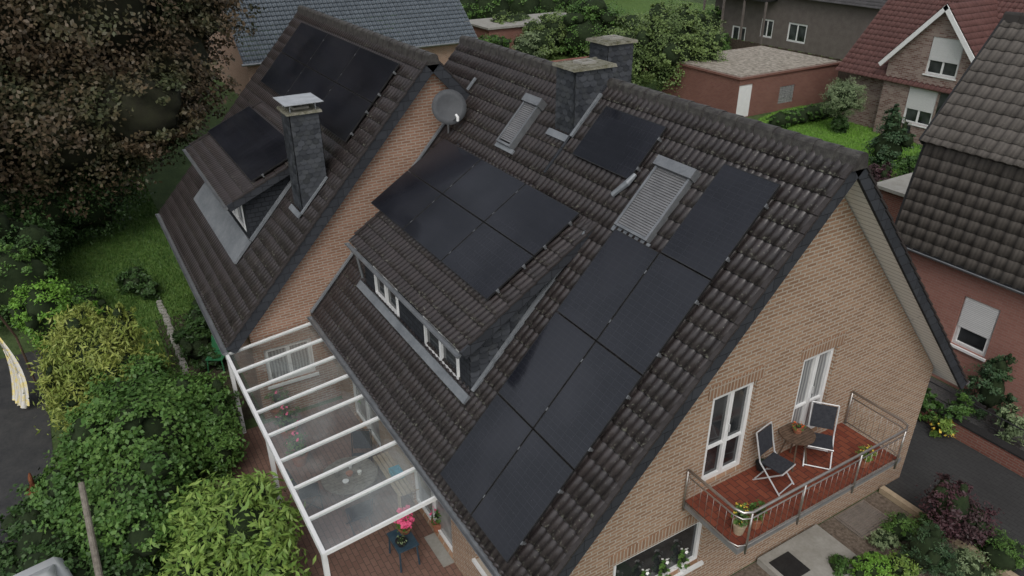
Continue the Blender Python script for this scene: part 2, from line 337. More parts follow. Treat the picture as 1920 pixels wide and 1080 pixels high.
def winpart(name,parent,X,w,glass='glass',sill=None,handle=False,**k):
    sh=k.pop('sh',0); f=MB(X); g=MB(X); win(f,*w,g=g,**k); o=f.build(name,['white'],parent); g.build('pane',glass,o); n=k.get('n',-.11); u0,u1,z0,z1=w
    if sh: s=MB(X); s.box((u0+.04,n+.065,z1-(z1-z0)*sh),(u1-.04,n+.085,z1-.004)); s.build('shutter','shutter_white',o)
    if sill: s=MB(X); s.box((u0-.05,-.07,z0-.065),(u1+.05,.06,z0-.002)); s.build('sill',sill,o)
    if handle: s=MB(X); m=(u0+u1)/2+.03; s.box((m-.01,n+.062,z0+.95),(m+.012,n+.09,z0+1.1)); s.build('handle','silver',o)
    return o
def slates(mb,u0,u1,z0,z1,mi,rg,sw=.17,sh=.115):
    z=z0;r=0
    while z<z1-.02:
        u=u0-(sw/2 if r%2 else 0)
        while u<u1-.01:
            a,b=max(u,u0-.004),min(u+sw,u1+.004); c=u+sw/2; pts=[]
            if b-a>.03:
                zt=min(z+.2,z1); j=rg.uniform(-.006,.006)
                for k in range(7):
                    q=math.pi+math.pi*k/6; uu=min(max(c+sw*.49*math.cos(q),a),b); pts.append((uu,.024+rg.uniform(0,.004),z+.05+.06*math.sin(q)+j))
                pts+=[(b,.006,zt),(a,.006,zt)]; mb.poly(pts,mi)
            u+=sw
        z+=sh;r+=1
# ---------------------------------------------------------------- foliage
def leaves(name,blobs,n,size,mats,parent,asp=.5,clump=.3,upw=.5,core=.7,per=55,seed=1,droop=0,zmin=.03):
    rg=np.random.RandomState(seed); B=np.array(blobs,float)
    w=(B[:,3]*B[:,4]+B[:,4]*B[:,5]+B[:,3]*B[:,5]); w/=w.sum(); nc=max(12,n//per)
    bi=rg.choice(len(B),nc,p=w); d=rg.randn(nc,3); d/=np.linalg.norm(d,axis=1)[:,None]
    rad=rg.uniform(.72,1.06,nc); rad=rad*(1+.14*np.sin(d[:,0]*7+bi)*np.cos(d[:,2]*6+bi*2))
    cc=B[bi,:3]+B[bi,3:6]*d*rad[:,None]; cr=clump*(B[bi,3:6].mean(1))*rg.uniform(.5,1.2,nc)
    li=rg.randint(0,nc,n); g=rg.randn(n,3); g[:,2]*=.6
    pos=cc[li]+g*cr[li][:,None]*.5; out=d[li]/B[bi[li],3:6]; out/=np.linalg.norm(out,axis=1)[:,None]
    nr=out*.6+np.array([0,0,upw])+rg.randn(n,3)*.45; nr/=np.linalg.norm(nr,axis=1)[:,None]
    tg=np.cross(nr,rg.randn(n,3)); tg/=np.linalg.norm(tg,axis=1)[:,None]; tg[:,2]-=droop; tg/=np.linalg.norm(tg,axis=1)[:,None]
    bt=np.cross(nr,tg); bt/=np.linalg.norm(bt,axis=1)[:,None]; L=size*rg.uniform(.65,1.3,n)[:,None]
    v=np.stack([pos-tg*L*.5,pos+bt*L*asp*.5-nr*L*.06,pos+tg*L*.5-nr*L*.12,pos-bt*L*asp*.5-nr*L*.06],1)
    v=v[pos[:,2]>zmin]; n=len(v); V=v.reshape(-1,3); Fc=np.arange(n*4).reshape(n,4); mi=np.zeros(n,int)
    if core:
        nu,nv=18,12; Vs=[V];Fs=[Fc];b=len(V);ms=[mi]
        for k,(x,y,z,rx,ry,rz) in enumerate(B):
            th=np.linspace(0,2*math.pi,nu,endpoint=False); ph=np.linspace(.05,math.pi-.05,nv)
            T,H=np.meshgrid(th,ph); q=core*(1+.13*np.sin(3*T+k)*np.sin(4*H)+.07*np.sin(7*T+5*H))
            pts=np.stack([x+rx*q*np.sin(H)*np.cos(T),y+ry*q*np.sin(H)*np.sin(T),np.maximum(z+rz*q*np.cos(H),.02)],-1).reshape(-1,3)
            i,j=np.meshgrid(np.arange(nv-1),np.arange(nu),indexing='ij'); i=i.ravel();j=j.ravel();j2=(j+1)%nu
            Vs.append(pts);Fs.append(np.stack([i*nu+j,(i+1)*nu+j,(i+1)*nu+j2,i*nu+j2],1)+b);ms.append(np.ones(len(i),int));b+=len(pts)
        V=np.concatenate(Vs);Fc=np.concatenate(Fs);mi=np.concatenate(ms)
    return npmesh(name,V,Fc,mats,parent,mi)
def plant(name,label,cat,base,blobs,n,size,leafm,group=None,trunk=None,part='foliage',corem='core',lumps=4,**k):
    t=thing(name,label,cat,base,group); abs_b=[(base[0]+b[0],base[1]+b[1],base[2]+b[2],b[3],b[4],b[5]) for b in blobs]
    r_=random.Random(n+len(label)); ex=[]
    if name not in ('hedge','topiary_tree'):
        for b in abs_b:
            for _ in range(lumps):
                a=r_.uniform(0,6.28); e=r_.uniform(-.1,1.3); q=r_.uniform(.75,1.0); s=r_.uniform(.28,.45)
                ex.append((b[0]+b[3]*q*math.cos(a)*math.cos(e),b[1]+b[4]*q*math.sin(a)*math.cos(e),b[2]+b[5]*q*math.sin(e),b[3]*s,b[4]*s,b[5]*s))
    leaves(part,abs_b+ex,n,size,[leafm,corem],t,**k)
    mb=MB(); r,h=trunk or (.03,blobs[0][2]); rg=random.Random(len(label)*7+n)
    top=Vector(base)+Vector((blobs[0][0],blobs[0][1],h))
    b0=Vector(base); mid=b0.lerp(top,.5)+Vector((rg.uniform(-.1,.1)*h*.3,rg.uniform(-.1,.1)*h*.3,0))
    mb.tube([b0,mid,top],[r,r*.75,r*.4],0,9)
    for b in abs_b:
        e=Vector(b[:3]); s=b0.lerp(top,rg.uniform(.35,.8)); m=s.lerp(e,.5)+Vector((0,0,-.05*h)); mb.tube([s,m,e],[r*.5,r*.35,r*.12],0,7)
    mb.build('trunk' if r>.06 else 'stem','bark',t,True); return t
def grass(name,pts,n,h,mat,seed):
    rg=np.random.RandomState(seed); pts=np.array([(p[0],p[1]) for p in pts]); lo,hi=pts.min(0),pts.max(0); q=rg.uniform(lo,hi,(n*2,2)); ins=np.zeros(len(q),bool)
    j=len(pts)-1
    for i in range(len(pts)):
        a,b=pts[i],pts[j]; c=((a[1]>q[:,1])!=(b[1]>q[:,1]))&(q[:,0]<(b[0]-a[0])*(q[:,1]-a[1])/(b[1]-a[1]+1e-9)+a[0]); ins^=c; j=i
    q=q[ins][:n]; n=len(q); an=rg.uniform(0,6.28,n); u=np.stack([np.cos(an),np.sin(an),0*an],1)*h*.18; H=h*rg.uniform(.5,1.3,n); ln=rg.randn(n,3)*h*.35; ln[:,2]=H
    b=np.concatenate([q,np.full((n,1),.005)],1); V=np.stack([b-u,b+u,b+ln+u*.2,b+ln-u*.2],1).reshape(-1,3)
    o=npmesh(name,V,np.arange(n*4).reshape(n,4),[mat]); tag(o,'short grass blades covering the '+name.replace('_blades','').replace('_',' '),'grass'); o['kind']='stuff'; return o
# ================================================================= SETTING
mb=MB(); mb.poly([(-300,-250,-.004),(150,-250,-.004),(150,300,-.004),(-300,300,-.004)]); struct(mb.build('ground','ground'))
def sheet(name,pts,z,mat): mb=MB(); mb.poly([(p[0],p[1],z) for p in pts]); return struct(mb.build(name,mat))
sheet('driveway',[(-17,-24),(14,-24),(14,-11.5),(-17,-11.7)],.004,'asphalt')
sheet('terrace',[(-10,-8.6),(-.9,-8.6),(-.9,-4.95),(-10,-4.95)],.004,'paving')
L1=[(-32,-12),(-14.8,-10.6),(-13.5,-8.9),(-14,-7.3),(-32,-7)]
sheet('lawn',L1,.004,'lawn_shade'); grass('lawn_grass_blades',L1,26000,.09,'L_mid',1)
sheet('garden_bed',[(-17,-8.6),(-10.4,-8.6),(-10.4,-7),(-17,-7)],.008,'soil')
sheet('side_driveway',[(-22,4.35),(14,4.35),(14,7.3),(-22,7.3)],.004,'pavers')
sheet('gravel_bed',[(-.44,-2),(6,-2),(6,4.05),(-.44,4.05)],.004,'gravel')
sheet('neighbour_gravel_bed',[(-16,7.55),(12,7.55),(12,9.3),(-16,9.3)],.004,'darkgravel')
lp=[PZ(*q) for q in [(1375,270),(1425,222),(1480,200),(1570,200),(1640,235),(1770,280),(1750,350),(1600,350),(1500,310)]]
sheet('back_lawn',lp,.004,'lawn'); grass('back_lawn_blades',lp,20000,.10,'L_bright',2)
sheet('garden_path',[PZ(*q) for q in [(1575,200),(1552,150),(1600,140),(1660,170),(1760,265),(1725,280),(1655,240),(1625,215)]],.008,'pavers')
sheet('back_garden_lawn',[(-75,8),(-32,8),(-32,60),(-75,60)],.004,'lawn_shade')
# ================================================================= FRONT HOUSE
T=1.0775; ZR=8.5
FL=Pl(0,ZR,T,-1); FR=Pl(0,ZR,T,1); RL=Pl(-1.86,ZR,T,-1); RR=Pl(-1.86,ZR,T,1)
LF=5.42/FL.c; LR=5.66/RL.c
H=thing('brick_house','beige brick house with dark tiled roof and balcony on its near gable','house',(-5,0,0))
XW=-.46
D1=(-1.71,-.70,2.88,4.74); D2=(.43,1.33,2.88,4.74); GW=(-3.5,-1.42,.95,2.04)
mb=MB(WX(XW)); zt=lambda y: ZR-.20-abs(y)*T
wall(mb,[(-4.95,0),(4.9,0),(4.9,zt(4.9)),(0,zt(0)),(-4.95,zt(4.95))],[D1,D2,GW])
gw=mb.build('gable_wall','brick',H)
for a,b,c,d in (D1,D2,GW): mb=MB(WX(XW)); mb.box((a-.12,0,d+.004),(b+.12,.012,d+.25)); mb.build('lintel','brick_soldier',gw)
mb=MB(WY(-4.95,-1)); TD=(-5.5,-3.6,.05,2.2); TD2=(-9.2,-7.3,.05,2.2); TW=(-2.6,-1.2,1.0,2.1)
wall(mb,[(-10.1,0),(XW,0),(XW,2.95),(-10.1,2.95)],[TD,TD2,TW]); mb.build('side_wall','brick',H)
mb=MB(); mb.poly([(XW,4.9,0),(-11.7,4.9,0),(-11.7,4.9,3),(XW,4.9,3)]); mb.poly([(-11.7,-4.9,0),(-11.7,4.9,0),(-11.7,4.9,3),(-11.7,0,8.2),(-11.7,-4.9,3)]); mb.build('side_wall','brick',H)
winpart('balcony_door',H,WX(XW),D1,mid=(.40,),handle=True); winpart('balcony_door',H,WX(XW),D2,'glasscurtain',mid=(.40,),handle=True)
winpart('window',H,WX(XW),GW,cas=(1,),sill='white')
winpart('terrace_door',H,WY(-4.95,-1),TD,'glasscurtain',handle=True); winpart('terrace_door',H,WY(-4.95,-1),TD2,'glasscurtain',handle=True); winpart('window',H,WY(-4.95,-1),TW,'glasscurtain',sill='white')
rf=FL.tiles('roof',-11.9,-5.62,.04,LF,'tile',H)
FL.tiles('roof_tiles',-5.62,-.0,.04,LF,'tile',rf,n=.05)
FR.tiles('roof_tiles',-11.9,0,.04,LF,'tile',rf,n=.02,per=.3,sub=4)
mb=MB(); ridge(mb,-11.95,-5.7,0,ZR+.06); mb.build('ridge_cap','ridge',rf); mb=MB(); ridge(mb,-5.7,.04,0,ZR+.10); mb.build('ridge_cap','ridge',rf)
FL.slab(MB(),-11.85,-.03,.15,LF-.08,-.16,-.05).build('roof_underside','white_board',rf); FR.slab(MB(),-11.85,-.03,.15,LF-.08,-.12,-.04).build('roof_underside','white_board',rf)
for Q,dp in ((FL,-.21),(FR,-.135)):
    mb=MB(); Q.slab(mb,-.028,.03,.0,LF-.02,dp,.045); mb.build('verge_board','slate_dark',rf)
    mb=MB(); vergetiles(mb,Q,-.03,.05,LF); mb.build('verge_tiles','verge',rf)
FL.slab(MB(),-5.66,-5.60,.1,2.2,-.02,.11).build('verge_board','slate_dark',rf)
FL.slab(MB(),-10.12,-10.04,.9,LF-.05,.05,.09).build('flashing','lead',rf)
gutter(MB(),-10.05,.02,-5.50,2.66).build('gutter','zinc',H); gutter(MB(),-11.9,.02,5.50,2.70).build('gutter','zinc',H)
# front dormer
DF=Pl(-1.72,6.66,.626,-1); LD=2.88/DF.c
dx0,dx1=-8.85,-3.72; fy=-4.36
mb=MB(); fz=lambda y: 6.66-.12+(y+1.72)*.626
for x in (dx0,dx1): mb.poly([(x,fy,3.6),(x,fy,fz(fy)),(x,-1.85,fz(-1.85)),(x,-1.85,6.4)])
u_=[float(PY(x,y,fy)[0]) for x,y in ((702,525),(748,578),(795,625),(862,693))]
mb.X=WY(fy,-1); wins=[(u_[0],u_[1],3.80,4.62),(u_[2],min(u_[3],dx1-.15),3.80,4.62)]
wall(mb,[(dx0,3.5),(dx1,3.5),(dx1,fz(fy)),(dx0,fz(fy))],wins,dep=.1)
dm=mb.build('dormer','slate',H)
rg=random.Random(4); mb=MB(); mb.X=WX(dx1)
z=3.7
while z<6.3:
    top=(z+.2-6.54)/.626-1.72; u0=max(fy,top); u1=(z-8.5)/T+.12
    if u1>u0+.1: slates(mb,u0,u1,z,z+.115,0,rg,.19)
    z+=.115
mb.build('slate_cheek','slates',dm)
for a,b,c,d in wins:
    mb=MB(WY(fy,-1)); win(mb,a,b,c,d,cas=(1,1),n=-.04,fw=.05); mb.build('dormer_window',['white','glass'],dm)
FL.slab(MB(),dx0-.12,dx1+.1,4.37/FL.c,4.49/FL.c,.03,.12).build('dormer_flashing','lead',dm)
mb=MB(); mb.box((dx0,fy-.12,3.72),(dx1,fy-.003,3.75)); mb.build('dormer_sill','lead',dm)
FL.slab(MB(),dx1+.03,dx1+.11,1.9/FL.c,4.3/FL.c,.03,.10).build('dormer_flashing','lead',dm)
DF.tiles('dormer_roof',dx0-.15,dx1+.18,.0,LD,'tile',dm)
mb=MB(); DF.slab(mb,dx0-.13,dx1+.16,.05,LD-.04,-.14,-.05); mb.build('dormer_roof_underside','slate_dark',dm)
for x in (dx0-.18,dx1+.16): DF.slab(MB(),x,x+.05,.0,LD,-.14,.045).build('dormer_verge','slate_dark',dm); mb=MB(); vergetiles(mb,DF,x-.01,x+.06,LD); mb.build('dormer_verge_tiles','verge',dm)
ey=-1.72-2.90; ez=6.66-2.90*.626
gutter(MB(),dx0-.18,dx1+.2,ey-.05,ez-.0,.055).build('dormer_gutter','zinc',dm)
mb=MB(); mb.tube([(dx0+.05,ey-.03,ez-.07),(dx0+.05,ey+.08,ez-.25),(dx0+.05,-4.45,4.0)],.035,0); mb.build('downpipe','zinc',dm)
def roofwin(Q,corners,parent):
    a=[Q.hit(x,y,.14) for x,y in corners]; x0=(a[0][0]+a[3][0])/2; x1=(a[1][0]+a[2][0])/2; d0=(a[0][1]+a[1][1])/2; d1=(a[2][1]+a[3][1])/2
    mb=MB(); Q.slab(mb,x0-.04,x1+.04,d0-.02,d0+.16,.02,.22,0); Q.slab(mb,x0,x0+.05,d0+.162,d1,.02,.17,0); Q.slab(mb,x1-.05,x1,d0+.162,d1,.02,.17,0); Q.slab(mb,x0+.052,x1-.052,d1-.05,d1,.02,.16,0)
    n=int((d1-d0-.21)/.045)
    for i in range(n):
        s=d0+.162+i*.045; mb.hexa([Q(x0+.051,s+.002,.04),Q(x1-.051,s+.002,.04),Q(x1-.051,s+.043,.04),Q(x0+.051,s+.043,.04),Q(x0+.051,s+.002,.135),Q(x1-.051,s+.002,.135),Q(x1-.051,s+.043,.155),Q(x0+.051,s+.043,.155)],1)
    Q.slab(mb,x0-.08,x1+.08,d1+.002,d1+.10,.03,.08,2)
    return mb.build('roof_window',['zinc','zincdark','lead'],parent)
roofwin(FL,[(1235,295),(1305,322),(1215,452),(1157,425)],rf); roofwin(FL,[(990,180),(1020,190),(955,275),(932,265)],rf)
def chimney(x0,x1,y0,y1,zb,zt,parent,plate=False,seed=0):
    rg=random.Random(seed); mb=MB(); mb.box((x0,y0,zb),(x1,y1,zt),0)
    for X,a,b in ((WX(x1,1),y0,y1),(WX(x0,-1),y0,y1),(WY(y0,-1),x0,x1),(WY(y1,1),x0,x1)):
        mb.X=X; slates(mb,a,b,zb,zt-.01,0,rg)
    mb.X=None; ch=mb.build('chimney','slates',parent); h=.055
    m=MB(); m.hexa([(x0-.09,y0-.08,zt),(x1+.08,y0-.09,zt),(x1+.09,y1+.08,zt),(x0-.08,y1+.09,zt),(x0-.07,y0-.07,zt+h),(x1+.07,y0-.07,zt+h-.004),(x1+.06,y1+.07,zt+h+.004),(x0-.07,y1+.06,zt+h)])
    for i in range(22): a=rg.uniform(x0-.05,x1+.02); b=rg.uniform(y0-.05,y1+.02); m.box((a,b,zt+h-.006),(a+rg.uniform(.02,.09),b+rg.uniform(.02,.09),zt+h+rg.uniform(.005,.02)))
    m.build('chimney_slab','mossy',parent); mx,my=(x0+x1)/2,(y0+y1)/2; w=min(x1-x0,y1-y0); z=zt+h+.004
    f=MB(); f.box((mx-w*.25,my-w*.28,z),(mx+w*.25,my-w*.21,z+.05)); f.box((mx-w*.25,my+w*.21,z),(mx+w*.25,my+w*.28,z+.05)); f.box((mx-w*.25,my-w*.208,z),(mx-w*.18,my+w*.208,z+.05)); f.box((mx+w*.18,my-w*.208,z),(mx+w*.25,my+w*.208,z+.05)); f.build('flue','concrete',parent)
    if plate:
        f=MB()
        for a in (x0,x1):
            for b in (y0,y1): f.tube([(a*.9+mx*.1,b*.9+my*.1,zt+h),(a*.9+mx*.1,b*.9+my*.1,zt+.24)],.012,0,6)
        f.box((x0-.14,y0-.12,zt+.24),(x1+.14,y1+.12,zt+.255)); f.build('chimney_cover','flash',parent)
chimney(-6.29,-5.67,-.86,.0,6.9,8.84,rf,seed=6); chimney(-7.55,-6.92,.88,1.55,6.2,8.98,rf,seed=7)
mb=MB(); FL.slab(mb,-6.37,-5.60,.90/FL.c,1.00/FL.c,.05,.10); FL.slab(mb,-5.64,-5.57,.2/FL.c,.899/FL.c,.07,.12); mb.build('chimney_flashing','lead',rf)
mb=MB(); q=FL.hit(1183,350); mb.tube([FL(q[0]-.16,q[1]+.3,.1),FL(q[0]+.02,q[1],.14),FL(q[0]+.05,q[1]-.2,.13)],[.05,.06,.04],0,8); mb.build('roof_vent','lead',rf)
# balcony
bz=2.74; bx=.77; by0,by1=-2.07,2.06
mb=MB(); mb.box((XW+.003,by0,bz-.12),(bx,by1,bz-.012),0); mb.box((XW+.003,by0+.03,bz-.010),(bx-.03,by1-.03,bz),1); mb.box((bx,by0-.01,bz-.09),(bx+.012,by1+.01,bz+.008),2); mb.box((XW+.003,by0-.012,bz-.09),(bx,by0,bz+.008),2)
bal=mb.build('balcony',['concrete','redtile','zincdark'],H)
rz=8.5-5.03; mb=MB(); X1,X2=XW+.04,bx+.03; Yl,Yr=by0-.02,by1+.02
for dz,rr in ((0,.024),(-.13,.013),(-.70,.011)):
    pts=[(X1,Yl,rz+dz),(X2-.2,Yl,rz+dz),(X2-.06,Yl+.05,rz+dz),(X2,Yl+.18,rz+dz),(X2,Yr-.18,rz+dz),(X2-.06,Yr-.05,rz+dz),(X2-.2,Yr,rz+dz),(X1,Yr,rz+dz)]
    mb.tube(pts,rr,0,8)
def bars(a,b,n):
    a,b=Vector(a),Vector(b)
    for i in range(n+1):
        p=a.lerp(b,i/n); mb.tube([(p.x,p.y,rz-.70),(p.x,p.y,rz-.13)],.0034,0,5)
bars((X1+.05,Yl,0),(X2-.2,Yl,0),7); bars((X2,Yl+.18,0),(X2,Yr-.18,0),26); bars((X1+.05,Yr,0),(X2-.2,Yr,0),8)
for x,y in ((X1,Yl),(X2,Yl+.18),(X2,-.7),(X2,.7),(X2,Yr-.18),(X1,Yr)): mb.tube([(x,y,bz-.15),(x,y,rz)],.019,0,8)
mb.build('balcony_railing','steel',bal,True)
# ================================================================= REAR HOUSE
H2=thing('brick_house','orange brick house with steep dark tiled roof behind the glass terrace roof','house',(-15,-2,0))
z2=lambda y: ZR-.2-abs(y+1.86)*T
RW=(-6.7,-5.5,.95,2.0)
mb=MB(WX(-10.16)); wall(mb,[(-6.95,0),(3.4,0),(3.4,z2(3.4)),(-1.86,z2(-1.86)),(-6.95,z2(-6.95))],[RW]); mb.build('gable_wall','brick_rear',H2)
winpart('window',H2,WX(-10.16),RW,'glasscurtain',sill='white')
mb=MB(); mb.poly([(-19.8,-6.95,0),(-10.16,-6.95,0),(-10.16,-6.95,2.9),(-19.8,-6.95,2.9)]); mb.poly([(-19.8,-6.95,0),(-19.8,3.4,0),(-19.8,3.4,2.8),(-19.8,-1.86,8.3),(-19.8,-6.95,2.8)]); mb.poly([(-19.8,3.4,0),(-11.7,3.4,0),(-11.7,3.4,2.9),(-19.8,3.4,2.9)]); mb.build('side_wall','brick_rear',H2)
r2=RL.tiles('roof',-20,-9.95,.04,LR,'tile',H2)
RR.tiles('roof_tiles',-20,-9.95,.04,LR,'tile',r2,per=.3,sub=4)
mb=MB(); ridge(mb,-20,-9.9,-1.86,ZR+.08); mb.build('ridge_cap','ridge',r2)
for Q in (RL,RR): Q.slab(MB(),-19.95,-9.98,.15,LR-.08,-.16,-.05).build('roof_underside','white_board',r2)
for Q,ln in ((RL,LR),(RR,1.35)):
    Q.slab(MB(),-9.978,-9.93,0,ln,-.22,.045).build('verge_board','slate_dark',r2)
    mb=MB(); vergetiles(mb,Q,-10.0,-9.91,ln); mb.build('verge_tiles','verge',r2)
gutter(MB(),-20,-9.9,-7.60,2.38).build('gutter','zinc',H2)
DR=Pl(-4.06,6.12,.44,-1); LDR=2.5/DR.c; ex0,ex1=-17.55,-12.4; gy=-6.12
gz=lambda y: 6.12-.12+(y+4.06)*.44
mb=MB()
for x in (ex0,ex1): mb.poly([(x,gy,3.75),(x,gy,gz(gy)),(x,-4.15,gz(-4.15)),(x,-4.15,5.9)])
mb.X=WY(gy,-1); w2=[(-17.2,-15.3,4.05,4.98),(-14.7,-12.75,4.05,4.98)]
wall(mb,[(ex0,3.65),(ex1,3.65),(ex1,gz(gy)),(ex0,gz(gy))],w2,dep=.1)
d2=mb.build('dormer','slate',H2)
for a,b,c,d in w2: mb=MB(WY(gy,-1)); win(mb,a,b,c,d,n=-.04,fw=.05); mb.build('dormer_window',['white','glass'],d2)
RL.slab(MB(),ex0-.1,ex1+.12,4.24/RL.c,4.72/RL.c,.04,.11).build('dormer_flashing','lead',d2); RL.slab(MB(),ex1+.03,ex1+.12,2.35/RL.c,4.23/RL.c,.03,.10).build('dormer_flashing','lead',d2)
DR.tiles('dormer_roof',ex0-.25,ex1+.18,.0,LDR,'tile',d2)
DR.slab(MB(),ex0-.23,ex1+.16,.05,LDR-.04,-.14,-.05).build('dormer_roof_underside','slate_dark',d2)
for x in (ex0-.28,ex1+.16): DR.slab(MB(),x,x+.05,0,LDR,-.14,.045).build('dormer_verge','slate_dark',d2); mb=MB(); vergetiles(mb,DR,x-.01,x+.06,LDR); mb.build('dormer_verge_tiles','verge',d2)
gutter(MB(),ex0-.3,ex1+.2,-6.60,5.02,.06).build('dormer_gutter','zinc',d2)
mb=MB(); mb.tube([(ex0+.1,-6.58,4.95),(ex0+.1,-6.3,4.7),(ex0+.1,-6.25,4.1)],.035,0); mb.build('downpipe','zinc',d2)
chimney(-11.5,-10.82,-5.08,-4.42,4.5,7.42,r2,plate=True,seed=9)
mb=MB(); RL.slab(mb,-11.52,-10.76,3.24/RL.c,3.33/RL.c,.05,.09); RL.slab(mb,-10.80,-10.73,2.5/RL.c,3.239/RL.c,.05,.09); mb.build('chimney_flashing','lead',r2)
# ================================================================= SOLAR PANELS
def panel(Q,x0,x1,d0,d1,label,group,n=.13,port=True):
    c=Q((x0+x1)/2,(d0+d1)/2,n); t=thing('solar_panel',label,'solar panel',c,group); f=.012
    mb=MB()
    Q.slab(mb,x0,x0+f,d0,d1,n-.035,n); Q.slab(mb,x1-f,x1,d0,d1,n-.035,n); Q.slab(mb,x0+f,x1-f,d0,d0+f,n-.035,n); Q.slab(mb,x0+f,x1-f,d1-f,d1,n-.035,n)
    Q.slab(mb,x0+f,x1-f,d0+f,d1-f,n-.034,n-.006)
    mb.build('frame','black',t)
    mb=MB(); p=[Q(x0+f,d0+f,n-.003),Q(x0+f,d1-f,n-.003),Q(x1-f,d1-f,n-.003),Q(x1-f,d0+f,n-.003)]
    uvs=[(0,1),(0,0),(1,0),(1,1)] if port else [(0,0),(1,0),(1,1),(0,1)]
    mb.poly(p,0,uvs); mb.build('cell_face','cells',t)
    for d in (d0+(d1-d0)*.22,d0+(d1-d0)*.78):
        mb=MB(); Q.slab(mb,x0-.008,x1+.008,d-.02,d+.02,.04,n-.04); Q.slab(mb,x1+.001,x1+.018,d-.03,d+.03,n-.04,n+.003); mb.build('mounting_rail','zinc',t)
w_,l_=1.134,1.7296; xs=-.7403; s0=2.5177; g_='solar panels on the two tiled roofs'
for k in range(-1,3):
    for j in (0,1):
        if k==-1 and j==0: continue
        x1=xs-1.154*(1-j); lab={-1:'single black solar panel at the top of the strip, beside the large roof window'}.get(k) or 'black solar panel in the %s row, %s column of the strip beside the near gable'%({0:'upper',1:'middle',2:'lowest'}[k],'left' if j==0 else 'right')
        panel(FL,x1-w_,x1,s0+k*1.7496,s0+k*1.7496+l_,lab,g_,n=.15)
q=[FL.hit(x,y,.15) for x,y in ((1250,237),(1140,200),(1180,335),(1075,287))]
x1=(q[0][0]+q[2][0])/2; d0=(q[0][1]+q[1][1])/2
panel(FL,x1-l_,x1,d0,d0+w_,'lone black solar panel just below the ridge beside the large slate chimney',g_,n=.15,port=False)
def array(Q,cor,nx,ny,labf,n=.13):
    q=[Q.hit(x,y,n) for x,y in cor]; x0=(q[0][0]+q[3][0])/2; x1=(q[1][0]+q[2][0])/2; d0=(q[0][1]+q[1][1])/2; d1=(q[2][1]+q[3][1])/2
    for i in range(nx):
        for j in range(ny):
            a=x0+(x1-x0)*i/nx; b=x0+(x1-x0)*(i+1)/nx-.018; c=d0+(d1-d0)*j/ny; d=d0+(d1-d0)*(j+1)/ny-.018
            panel(Q,a,b,c,d,labf(i,j),g_,n,port=(b-a)<(d-c))
cn=['left','middle','right']
array(DF,[(832,258),(1085,400),(910,567),(697,380)],3,2,lambda i,j:'black solar panel in the %s row, %s of three, on the front dormer roof'%(['upper','lower'][j],cn[i]))
array(RL,[(565,40),(747,120),(645,270),(490,152)],3,2,lambda i,j:'black solar panel in the %s row, %s of three, high on the rear house roof'%(['upper','lower'][j],cn[i]))
array(DR,[(475,195),(557,287),(468,340),(388,245)],1,1,lambda i,j:'black solar panel lying on the rear dormer roof left of the chimney')
# ================================================================= satellite dish
c=Vector((-9.55,-1.68,7.42)); t=thing('satellite_dish','grey satellite dish on a pole in front of the orange brick gable','satellite dish',(-9.62,-1.6,6.7))
ax=Vector((.72,-.25,.30)).normalized(); a=ax.orthogonal().normalized(); b=ax.cross(a); mb=MB(); vs=[];fs=[];n=32
for off in (0,-.012):
    for r in (.0,.14,.28,.41): 
        for k in range(n): q=2*math.pi*k/n; vs.append(c+ (a*math.cos(q)+b*math.sin(q))*max(r,.002)+ax*(r*r*.45+off))
for o in (0,4*n):
    for i in range(3):
        for k in range(n): fs.append((o+i*n+k,o+i*n+(k+1)%n,o+(i+1)*n+(k+1)%n,o+(i+1)*n+k))
for k in range(n): fs.append((3*n+k,3*n+(k+1)%n,7*n+(k+1)%n,7*n+k))
mb.add(vs,fs); mb.build('dish','dish',t,True)
mb=MB(); mb.tube([(-9.75,-1.62,6.55),(-9.75,-1.62,7.4),c-ax*.02],.025); mb.build('pole','zinc',t)
dn=c-Vector((0,0,.38)); lnb=c+ax*.44-Vector((0,0,.30))+Vector((0,.16,0)); mb=MB(); mb.tube([dn,lnb],.012); mb.build('arm','zinc',t)
mb=MB(); mb.tube([lnb,lnb+(c-lnb)*.2],.03); mb.tube([lnb-Vector((0,0,.1)),lnb],.035); mb.build('receiver','white',t)
# ================================================================= glass terrace roof
t=thing('glass_terrace_roof','white framed glass canopy over the terrace between the two brick houses','canopy',(-6.5,-6.5,0))
gx0,gx1,gi,go,zi,zo=-10.02,-2.93,-5.45,-7.52,2.50,2.28
mb=MB(); mb.box((gx0,gi,zi-.12),(gx1,gi+.09,zi+.05)); mb.build('wall_beam','white',t); mb=MB(); mb.box((gx0,go-.07,zo-.11),(gx1,go,zo+.03)); mb.build('front_beam','white',t)
for i in range(9):
    x=gx0+.03+(gx1-gx0-.06)*i/8; mb=MB(); mb.hexa([(x-.022,gi,zi-.045),(x+.022,gi,zi-.045),(x+.022,go,zo-.045),(x-.022,go,zo-.045),(x-.022,gi,zi+.035),(x+.022,gi,zi+.035),(x+.022,go,zo+.028),(x-.022,go,zo+.028)]); mb.build('rafter','white',t)
for i in range(8):
    a=gx0+.054+(gx1-gx0-.06)*i/8; b=gx0+.006+(gx1-gx0-.06)*(i+1)/8; mb=MB()
    mb.poly([(a,go,zo+.005),(b,go,zo+.005),(b,gi,zi+.005),(a,gi,zi+.005)]); mb.build('glass_pane','clear',t)
for x in (gx0+.1,(gx0+gx1)/2,gx1-.1): mb=MB(); mb.box((x-.045,go-.065,0),(x+.045,go+.02,zo-.111)); mb.build('post','white',t)
def rot(loc,a): return Matrix.Translation(loc)@Matrix.Rotation(a,4,'Z')
